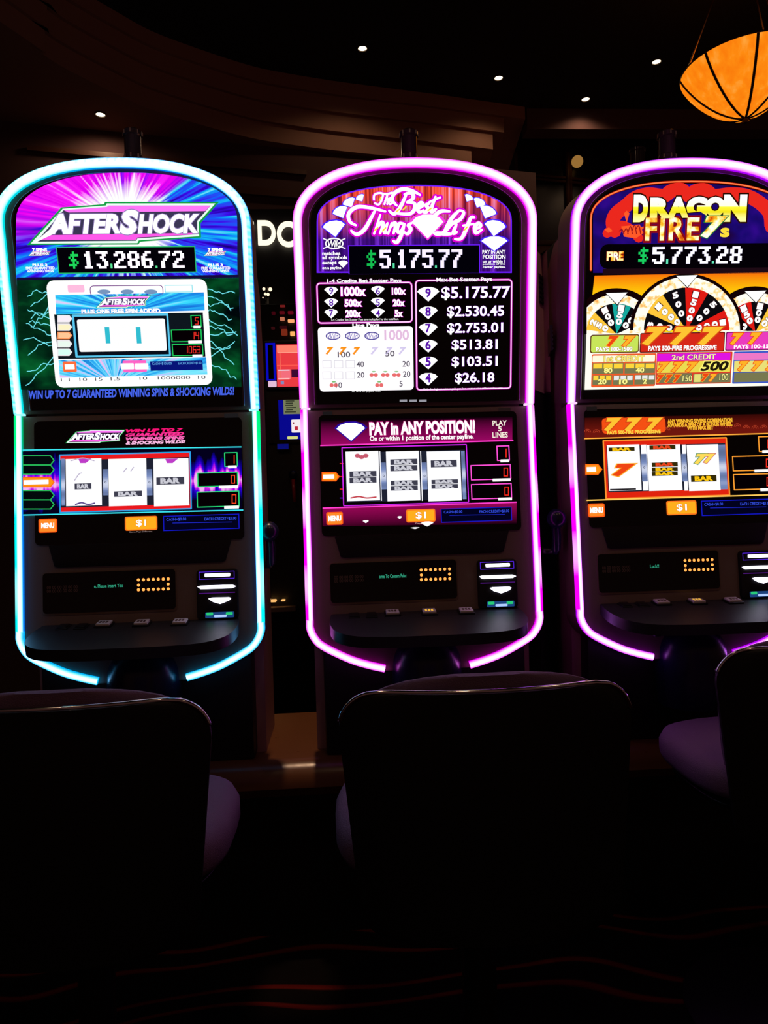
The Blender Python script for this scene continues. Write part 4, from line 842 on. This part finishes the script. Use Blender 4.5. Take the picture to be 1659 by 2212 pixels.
# ------------------------------------------------------------------ bank plinth and filler between machines
pl_ = empty('machine_plinth', (.3, Y0, 0)); tag(pl_, 'long brown veneer plinth carrying the row of slot machines', 'plinth')
bm = bmesh.new(); prof = [(.03, 0), (.03, .40), (-.045, .405), (-.06, .43)]+[(.0-.06*math.cos(math.radians(a)), .43+.06*math.sin(math.radians(a))) for a in range(0, 91, 15)]+[(.42, .49), (.42, 0)]
rings = [[bm.verts.new((x, y, z)) for y, z in prof] for x in (-1.9, 2.0)]; n = len(prof)
for i in range(n): bm.faces.new((rings[0][i], rings[0][(i+1) % n], rings[1][(i+1) % n], rings[1][i]))
bm.faces.new(rings[0]); bm.faces.new(rings[1][::-1]); bmobj('plinth_body', bm, M_brown, pl_, smooth=True)
box('toe_kick', (-1.88, .024, .0), (1.98, .0295, .395), M_black, pl_)
fc = empty('filler_cabinet', (0, 0, 0)); tag(fc, 'mauve V-shaped filler cabinet with dark vents between the magenta and violet machines', 'cabinet')
vp = at_y(1181, 700, 2.13); fl = at_y(1149, 700, 2.0); fr = Vector((XR-.321, 2.05, 0))
def fill_pl(): return [(fr.x, fr.y), (fr.x, 2.3), (fl.x, 2.3), (fl.x, fl.y), (vp.x, vp.y)]
prism('upper_panel', fill_pl(), 1.475, 1.885, PB('mauve_laminate', (.45, .24, .24), .6), fc); prism('lower_panel', fill_pl(), .49, 1.468, M_dark, fc)
def vent(px0, py0, px1, py1, a, b):
    n = Vector(((b-a).y, -(b-a).x, 0)).normalized()
    if n.y > 0: n = -n
    q = []
    for x, y in ((px0, py0), (px0, py1), (px1, py1), (px1, py0)):
        d = ray(x, y); q.append(CAM+d*((a-CAM).dot(n)/d.dot(n)))
    z0, z1 = q[1].z, q[0].z; A = Vector((q[0].x, q[0].y, 0)); B = Vector((q[2].x, q[2].y, 0))
    prism('vent', [(A+n*.002).xy, (B+n*.002).xy, (B-n*.004).xy, (A-n*.004).xy], z0, z1, M_black, fc)
    for i in range(6):
        z = z0+(z1-z0)*(i+.5)/6; prism('vent_slat', [(A+n*.004).xy, (B+n*.004).xy, (B-n*.001).xy, (A-n*.001).xy], z-.003, z+.003, M_dark, fc)
flat0 = lambda v: Vector((v.x, v.y, 0))
vent(1163, 590, 1173, 652, flat0(fl), flat0(vp)); vent(1184, 722, 1193, 778, flat0(vp), flat0(fr))
a = at_y(1120, 521, 3.05); b = at_y(1260, 521, 3.05)
pt = empty('partition', (a.x, 3.05, 0)); tag(pt, 'brown wooden partition rising behind the filler cabinet', 'partition')
box('partition_board', (0, 0, 0), (b.x-a.x, .06, a.z-.02), PB('tan_board', (.22, .11, .08), .7), pt); box('partition_cap', (-.01, -.01, a.z-.02), (b.x-a.x+.01, .07, a.z), M_wood, pt, .004)

# ------------------------------------------------------------------ chairs
def pad(name, rows, mat, parent, nx=18):
    """cushion from rows (z, half width, y_front, y_back); bowed so its sides come forward"""
    vs, fs = [], []; bow = .045
    for (z, w_, yf, yb) in rows:
        for side, yy in ((0, yf), (1, yb)):
            for i in range(nx+1):
                s = -1+2*i/nx; e = 1-abs(s)**6; ym = (yf+yb)/2
                vs.append((s*w_, ym+(yy-ym)*(.25+.75*e)+bow*(s*w_/.235)**2, z))
    m = 2*(nx+1)
    for j in range(len(rows)-1):
        A, B = j*m, (j+1)*m
        for i in range(nx):
            fs.append((A+i, A+i+1, B+i+1, B+i)); fs.append((A+nx+1+i+1, A+nx+1+i, B+nx+1+i, B+nx+1+i+1))
        fs.append((A, B, B+nx+1, A+nx+1)); fs.append((A+nx, A+2*nx+1, B+2*nx+1, B+nx))
    e = (len(rows)-1)*m
    for i in range(nx): fs.append((i, nx+1+i, nx+2+i, i+1)); fs.append((e+i, e+i+1, e+nx+2+i, e+nx+1+i))
    bm = bmesh.new(); me = bpy.data.meshes.new('t'); me.from_pydata(vs, [], fs); bm.from_mesh(me); bpy.data.meshes.remove(me)
    return bmobj(name, bm, mat, parent, smooth=True)
def shell_w(z, top=.872, bot=.47, wt=.252, wb=.215, r=.075):
    w_ = wb+(wt-wb)*(z-bot)/(top-bot)
    if z > top-r: w_ -= r-math.sqrt(max(0, r*r-(z-(top-r))**2))
    if z < bot+.05: w_ -= .05-math.sqrt(max(0, .05**2-(bot+.05-z)**2))
    return w_
def chair(x, y, label):
    dz = -.014
    t = empty('casino_chair', (x, y+.2, 0)); tag(t, label, 'chair', 'padded chairs facing the slot machines')
    zs = [.47, .475, .485, .50, .52, .56, .62, .68, .74, .80, .815, .83, .845, .855, .863, .869, .872]
    pad('back_shell', [(z+dz, shell_w(z), -.2+.03, -.2) for z in zs], M_vinyl_b, t)
    def cw(z): q = (z-.50)/.395; return .222*max(.02, (1-abs(2*q-1)**5))**.5*(.9+.1*q) if z < .80 else .222*math.sqrt(max(.0, 1-((z-.80)/.096)**2))**.75
    zc = [.505, .52, .55, .60, .66, .72, .78, .82, .845, .862, .875, .884, .890, .894]
    pad('back_cushion', [(z+dz, max(.02, cw(z)*1.05), -.2+.03+.05*math.sin(math.pi*min(1, max(.12, (z-.49)/.42)))**.5, -.2+.026) for z in zc], M_vinyl, t)
    pts = []
    for sg in (-1, 1):
        zz = [.822+.050*i/14 for i in range(15)]; q = [(sg*shell_w(z), z) for z in zz]; pts.append(q)
    path = pts[0]+[(-.16+.02*i, .8725) for i in range(17)]+pts[1][::-1]
    tube('chrome_edge', [(a, -.2+.012+.045*(a/.235)**2, z+dz) for a, z in path], .0045, M_chrome, t, n=8)
    # seat: rounded cushion on a dark pan
    def slab(name, z0, z1, sc, mat, crown):
        N = 40; out = []
        for i in range(N):
            q = 2*math.pi*i/N; c, s = math.cos(q), math.sin(q)
            out.append((.258*sc*math.copysign(abs(c)**.62, c), .015+.205*sc*math.copysign(abs(s)**.62, s)))
        vs, fs = [], []; prof = [(.90, z0), (.98, z0+.008), (1, z0+.02), (1, z1-.025), (.965, z1-.008), (.88, z1), (.6, z1+crown*.7), (.25, z1+crown), (.02, z1+crown)]
        for f, z in prof: vs += [(x*f, y*f+.015*(1-f), z) for x, y in out]
        for j in range(len(prof)-1):
            for i in range(N): fs.append((j*N+i, j*N+(i+1) % N, (j+1)*N+(i+1) % N, (j+1)*N+i))
        fs += [tuple(range(N))[::-1], tuple(range((len(prof)-1)*N, len(prof)*N))]
        return mesh(name, vs, fs, mat, t, smooth=True)
    slab('seat', .545, .615, 1, M_vinyl, .012); slab('seat_pan', .515, .548, .9, M_black, 0)
    box('back_bracket', (-.04, -.19, .49), (.04, -.02, .515), M_black, t, .006)
    lathe('pedestal', [(0, .03), (.06, .03), (.045, .06), (.032, .12), (.032, .50), (.07, .515), (0, .516)], M_black, t, n=20)
    lathe('base', [(0, .001), (.24, .001), (.24, .012), (.2, .024), (.06, .034), (0, .034)], M_black, t, n=32)
    return t
c1 = at_d(1066, 1480, 1.13); chair(c1.x, c1.y, 'padded casino chair with chrome edge, facing the magenta machine')
c1 = at_d(86, 1478, 1.10); chair(c1.x, c1.y, 'padded casino chair with chrome edge, facing the cyan machine')
c1 = at_d(1850, 1400, 1.374); chair(c1.x, c1.y, 'padded casino chair with mauve seat, facing the violet machine')

# ------------------------------------------------------------------ things behind the row
class Front(Panel):
    def __init__(s, y, x=0): s.o = Vector((x, y, 0)); s.U = Vector((1, 0, 0)); s.V = Vector((0, 0, 1)); s.N = Vector((0, -1, 0)); s.obj = None
def emp_panel(p, root, name, x0, y0, x1, y1, n0, n1, mat):
    u, v, w_, h, q = ctr(p, x0, y0, x1, y1); o = prism(name, rrect(u, v, w_, h, .004), n0, n1, mat, root); o.matrix_local = Matrix(((1, 0, 0, 0), (0, 0, -1, 0), (0, 1, 0, 0), (0, 0, 0, 1))); return o
Yv = 3.2; vx = at_y(572, 900, Yv).x
vpk = empty('video_poker_machine', (vx+.26, Yv, 0)); tag(vpk, 'video poker machine with red upper and blue lower screen behind the row', 'slot machine')
fp = Front(Yv, vx+.26)
box('cabinet', (-.26, .0, 0), (.26, .45, fp.P(600, 735)[1]), M_dark, vpk, .01)
fp.obj = emp_panel(fp, vpk, 'upper_screen', 574, 741, 820, 840, 0, .012, M_black); Z = .0125
def fr_(x0, y0, x1, y1, mat, k, name, r=0): u, v, w_, h, q = ctr(fp, x0, y0, x1, y1); return flat(fp, name, [rrect(u, v, w_, h, r*q)], mat, 0, .0125+.0006*k)
fr_(575, 742, 596, 823, EM((10, 10, 190), 1), 1, 'blue_column'); fr_(580, 746, 591, 820, BLK, 2, 'column_slot'); fr_(580, 824, 598, 837, EM((230, 190, 215), 1), 1, 'caption_plate', 2)
fr_(598, 745, 700, 836, EM((235, 60, 66), 1), 1, 'red_picture'); fr_(599, 747, 700, 762, EM((255, 130, 110), 1), 2, 'picture_heading'); fr_(601, 799, 628, 820, EM((245, 110, 125), 1), 2, 'picture_block'); fr_(630, 799, 645, 816, EM((60, 10, 50), 1), 2, 'picture_block'); fr_(599, 789, 700, 791, EM((255, 90, 80), 1), 2, 'picture_rule'); fr_(607, 824, 614, 831, EM((130, 140, 190), 1), 2, 'picture_block')
fr_(601, 762, 700, 763.5, EM((255, 170, 150), 1), 3, 'picture_rule'); fr_(605, 764, 607, 818, EM((245, 110, 90), 1), 2, 'picture_rule'); fr_(602, 800, 626, 802, PALE, 3, 'picture_rule'); fr_(602, 818, 626, 821, EM((255, 190, 190), 1), 3, 'picture_rule')
fp.obj = emp_panel(fp, vpk, 'lower_screen', 580, 856, 820, 955, 0, .012, M_black)
fr_(603, 864, 720, 949, EM((8, 8, 140), 1), 1, 'blue_picture'); fr_(613, 864, 700, 895, EM((120, 125, 90), 1), 2, 'text_block')
for i in range(6): fr_(616+random.uniform(0, 3), 866+i*4.7, 636+random.uniform(-4, 4), 868.5+i*4.7, EM((50, 55, 40), 1), 3, 'text_row')
fr_(630, 907, 652, 935, EM((245, 235, 240), 1), 3, 'playing_card', 2); fr_(633, 913, 636, 917, EM((150, 60, 70), 1), 4, 'card_pip'); fr_(637, 922, 644, 930, EM((190, 40, 60), 1), 4, 'card_pip'); fr_(621, 943, 644, 949, EM((215, 220, 130), 1), 3, 'screen_button', 2)
fp.obj = emp_panel(fp, vpk, 'ticket_bezel', 598, 958, 626, 973, 0, .02, M_black); u, v, w_, h, q = ctr(fp, 600, 960, 624, 971); flat(fp, 'blue_lamp', [rrect(u, v, w_, h)], EM((10, 14, 110), 1), 0, .0205)
q = fp.P(636, 1060); tube('pull_lever', [(q[0], -.03, q[1]-.05), (q[0]-.002, -.03, q[1]+.05)], .008, PB('red_lever', (.5, .03, .06), .25), vpk); lathe('lever_ball', [(.02*math.sin(math.pi*i/10), .02*math.cos(math.pi*i/10)) for i in range(11)], M_navy, vpk, n=16, loc=(q[0]-.002, -.03, q[1]+.07))
for x0, y0, x1, y1 in ((576, 1293, 586, 1296), (586, 1294, 598, 1299), (608, 1294, 617, 1297)): emp_panel(fp, vpk, 'tray_glint', x0, y0, x1, y1, 0, .03, EM((255, 190, 110), 1))  # glowing strips stand in for light caught on the tray edges
emp_panel(fp, vpk, 'coin_tray', 584, 1309, 640, 1318, 0, .05, M_paint)
# far slot machine with dim red and amber tiles
Yf = 3.75; fx = at_y(640, 700, Yf).x; far = empty('far_slot_machine', (fx, Yf, 0)); tag(far, 'distant slot machine with rows of red and amber lit tiles', 'slot machine'); fp = Front(Yf, fx)
box('cabinet', (-.19, 0, 0), (.4, .3, fp.P(640, 655)[1]), M_dark, far, .01)
for x0, y0, x1, y1, c in [(604, 673, 615, 679, (90, 8, 20)), (622, 673, 634, 679, (100, 8, 24)), (587, 674, 595, 680, (60, 4, 14)), (605, 686, 615, 693, (190, 110, 80)), (622, 691, 636, 697, (255, 170, 110)), (586, 707, 594, 712, (50, 10, 14)), (608, 712, 621, 725, (120, 40, 22)), (627, 717, 637, 726, (255, 180, 100)), (605, 660, 616, 664, (110, 26, 26)), (604, 705, 620, 711, (50, 8, 14))]:
    emp_panel(fp, far, 'lit_tile', x0, y0, x1, y1, 0, .012, EM(c, 1))
# illuminated sign
Ys = 4.35
a, b = at_y(500, 470, Ys), at_y(700, 545, Ys)
sg = empty('illuminated_sign', (a.x, Ys, 0)); tag(sg, 'white illuminated letters on a dark signboard between the cyan and magenta machines', 'sign')
box('signboard', (0, 0, 0), (b.x-a.x, .06, a.z+.05), M_dark, sg); fp = Front(Ys, a.x)
def letter3(ch, x0, y0, x1, y1):
    c = bpy.data.curves.new('t', 'FONT'); c.body = ch; c.offset = .022; c.extrude = .05; c.resolution_u = 6; o = bpy.data.objects.new('t', c); COL.objects.link(o)
    me = bpy.data.meshes.new_from_object(o.evaluated_get(bpy.context.evaluated_depsgraph_get())); bpy.data.objects.remove(o)
    xs = [v.co.x for v in me.vertices]; ys = [v.co.y for v in me.vertices]; u, v, w_, h, q = ctr(fp, x0, y0, x1, y1)
    for k in me.vertices: k.co = (u+(k.co.x-(min(xs)+max(xs))/2)*w_/(max(xs)-min(xs)), -.012-(k.co.z+.05)*.2, v+(k.co.y-(min(ys)+max(ys))/2)*h/(max(ys)-min(ys)))
    me.materials.clear(); return link('letter', me, EM((255, 244, 214), 1.3, True), sg)
letter3('C', 504, 478, 550, 535); letter3('D', 558, 480, 596, 532); letter3('O', 599, 482, 648, 536)
# cluster of warm bulbs
Yb = 4.2; q0 = at_y(576, 640, Yb); bl = empty('bulb_cluster', (q0.x, Yb, 0)); tag(bl, 'small cluster of warm bulbs on a post below the lit sign', 'lamp')
tube('post', [(0, .03, 0), (0, .03, q0.z+.06)], .012, M_black, bl)
for x, y, r in ((570, 624, .009), (584, 625, .011), (573, 635, .008), (579, 636, .009), (568, 643, .004)):
    k = at_y(x, y, Yb)-Vector((q0.x, Yb, 0)); lathe('bulb', [(r*math.sin(math.pi*i/8), r*math.cos(math.pi*i/8)) for i in range(9)], EM((255, 225, 190), 1.4), bl, n=12, loc=k); tube('bulb_arm', [k, (0, .03, k.z-.02)], .003, M_black, bl, n=6)
# rear machine behind the violet one, only its tower light shows
rx = at_y(1377, 345, 2.62); rm = empty('rear_slot_machine', (rx.x, 2.62, 0)); tag(rm, 'slot machine standing back to back behind the violet one, only its tower light showing', 'slot machine')
zt_ = at_y(1260, 455, 2.52).z; box('cabinet', (-.27, -.1, .0), (.27, .3, zt_), M_dark, rm, .02); tube('tower_pole', [(0, 0, zt_-.01), (0, 0, rx.z-.03)], .018, M_black, rm); lathe('tower_light', [(0, 0), (.03, 0), (.03, .012), (.027, .014), (.027, .055), (.03, .058), (.03, .066), (0, .068)], PB('smoky_lens', (.05, .03, .04), .12), rm, n=20, loc=(0, 0, rx.z-.03))
# glowing globe stands in for a light reflected in the dark glazing
k = at_y(1247, 349, 5.5); wl_ = empty('reflection_globe', (k.x, 5.58, k.z)); tag(wl_, 'soft amber globe imitating a light reflected in the dark glazed wall', 'lamp')
lathe('globe', [(.045*math.sin(math.pi*i/12), .045*math.cos(math.pi*i/12)) for i in range(13)], EM((150, 108, 52), 1), wl_, n=20, loc=(0, -.08, 0)); tube('bracket', [(0, -.04, 0), (0, 0, 0)], .012, M_wood, wl_)

# ------------------------------------------------------------------ ceiling lights
def downlight(x, y, z, label, power, group, spot=3.05, r=.027, blend=.5):
    t = empty('ceiling_downlight', (x, y, z)); tag(t, label, 'ceiling light', group)
    lathe('trim_ring', [(r, 0), (r*1.28, 0), (r*1.28, -.006), (r*1.05, -.008), (r, -.004)], PB('ring_bronze', (.12, .08, .05), .4, metal=.6), t, n=24)
    lathe('lens', [(0, -.003), (r*.99, -.003), (r*.99, -.0005), (0, -.0005)], EM((255, 236, 205), 3.0), t, n=24)
    ld = bpy.data.lights.new('downlight_beam', 'SPOT'); ld.energy = power; ld.color = (1, .62, .36); ld.spot_size = spot; ld.spot_blend = blend; ld.shadow_soft_size = .05
    lo = bpy.data.objects.new('downlight_beam', ld); COL.objects.link(lo); lo.parent = t; lo.location = (0, 0, -.02)
    return t
for px, py, lb in ((783, 103, 'small round ceiling downlight in front of the long curve of the soffit'), (1077, 167, 'small round ceiling downlight just off the stepped corner of the soffit'), (1265, 213, 'small round ceiling downlight nearest the brown beam of the glazed wall'), (1418, 132, 'small round ceiling downlight beside the amber bowl pendant')):
    k = at_z(px, py, ZT); downlight(k.x, k.y, ZT, lb, 4, 'downlights in the black ceiling', spot=2.5)
k = at_z(217, 246, ZS); downlight(k.x, k.y, ZS, 'small round downlight under the stepped plaster soffit', 4, None)
k = at_z(60, 20, ZT); downlight(k.x+.1, k.y-.25, ZT, 'round downlight washing the end of the plaster soffit', 14, None, spot=2.6)
for x, y, pw in ((-.17, 2.12, 170), (.62, 2.45, 6)):  # unseen downlights added to light the plinth and the gaps
    downlight(x, y, ZT, 'added unseen downlight above the row of slot machines', pw, 'added downlights above the machines', spot=.27)
t = downlight(.58, .9, ZT, 'added unseen downlight aimed at the filler cabinet to brighten it', 60, None, spot=.14)  # added lamp out of view, brightens the dark filler cabinet
for c in bpy.data.objects:
    if c.type == 'LIGHT' and c.parent == t: c.rotation_euler = (math.atan2(1.2, 2.35), 0, 0)
for x, y in ((-1.4, .3), (.4, -.2), (2.0, .3)):  # added over and behind the camera as fill for the room
    downlight(x, y, ZT, 'added unseen fill downlight above the aisle behind the chairs', 12, 'added fill downlights above the aisle', spot=2.4)
# ------------------------------------------------------------------ amber bowl pendant
LX, LY, LZ, LR, LH = 2.142, 3.579, 2.18+ZC, .30, .246
pd = empty('pendant_lamp', (LX, LY, LZ)); tag(pd, 'amber glass bowl pendant lamp with dark ribs under the black ceiling', 'pendant lamp')
def amber(nt, u, v):
    n = NOISE(nt, MA(nt, 'MULTIPLY', u, 22), MA(nt, 'MULTIPLY', v, 22), 1.0, 4); return RAMP(nt, n, [(.3, (250, 120, 10)), (.55, (255, 140, 18)), (.75, (255, 165, 60))])
M_amber = art_mat('amber_glass', amber, 1.0)
def bowl(t): return LR*math.cos(t*math.pi/2)**1.2, -LH*math.sin(t*math.pi/2)**1.7
NP = 8; OFF = math.radians(26)
for i in range(NP):
    vs, fs = [], []; m = 7
    for j in range(11):
        r, z = bowl(j/10*.985)
        for q in range(m): a = OFF+2*math.pi*(i+q/(m-1))/NP; vs.append((r*math.cos(a), r*math.sin(a), z))
    for j in range(10):
        for q in range(m-1): fs.append((j*m+q, j*m+q+1, (j+1)*m+q+1, (j+1)*m+q))
    o = mesh('glass_panel', vs, fs, M_amber, pd, smooth=True); md = o.modifiers.new('thickness', 'SOLIDIFY'); md.thickness = .006
    a = OFF+2*math.pi*i/NP; tube('rib', [((bowl(j/12)[0]+.003)*math.cos(a), (bowl(j/12)[0]+.003)*math.sin(a), bowl(j/12)[1]-.002) for j in range(13)], .008, M_wood, pd, n=6)
tube('rim', [(LR*1.005*math.cos(2*math.pi*i/48), LR*1.005*math.sin(2*math.pi*i/48), .003) for i in range(48)], .006, M_wood, pd, n=6, closed=True)
lathe('finial', [(0, -.03), (.012, -.024), (.016, -.01), (.01, .006), (0, .008)], M_wood, pd, n=14, loc=(0, 0, -LH-.004))
for i in range(3):
    a = 2*math.pi*i/3+2.6; tube('hanger_rod', [(LR*.98*math.cos(a), LR*.98*math.sin(a), .01), (.04*math.cos(a), .04*math.sin(a), ZT-LZ-.05)], .005, PB('brass', (.7, .42, .15), .3, metal=1), pd, n=6)
lathe('canopy', [(0, 0), (.09, 0), (.085, -.03), (.03, -.055), (0, -.056)], M_wood, pd, n=20, loc=(0, 0, ZT-LZ))
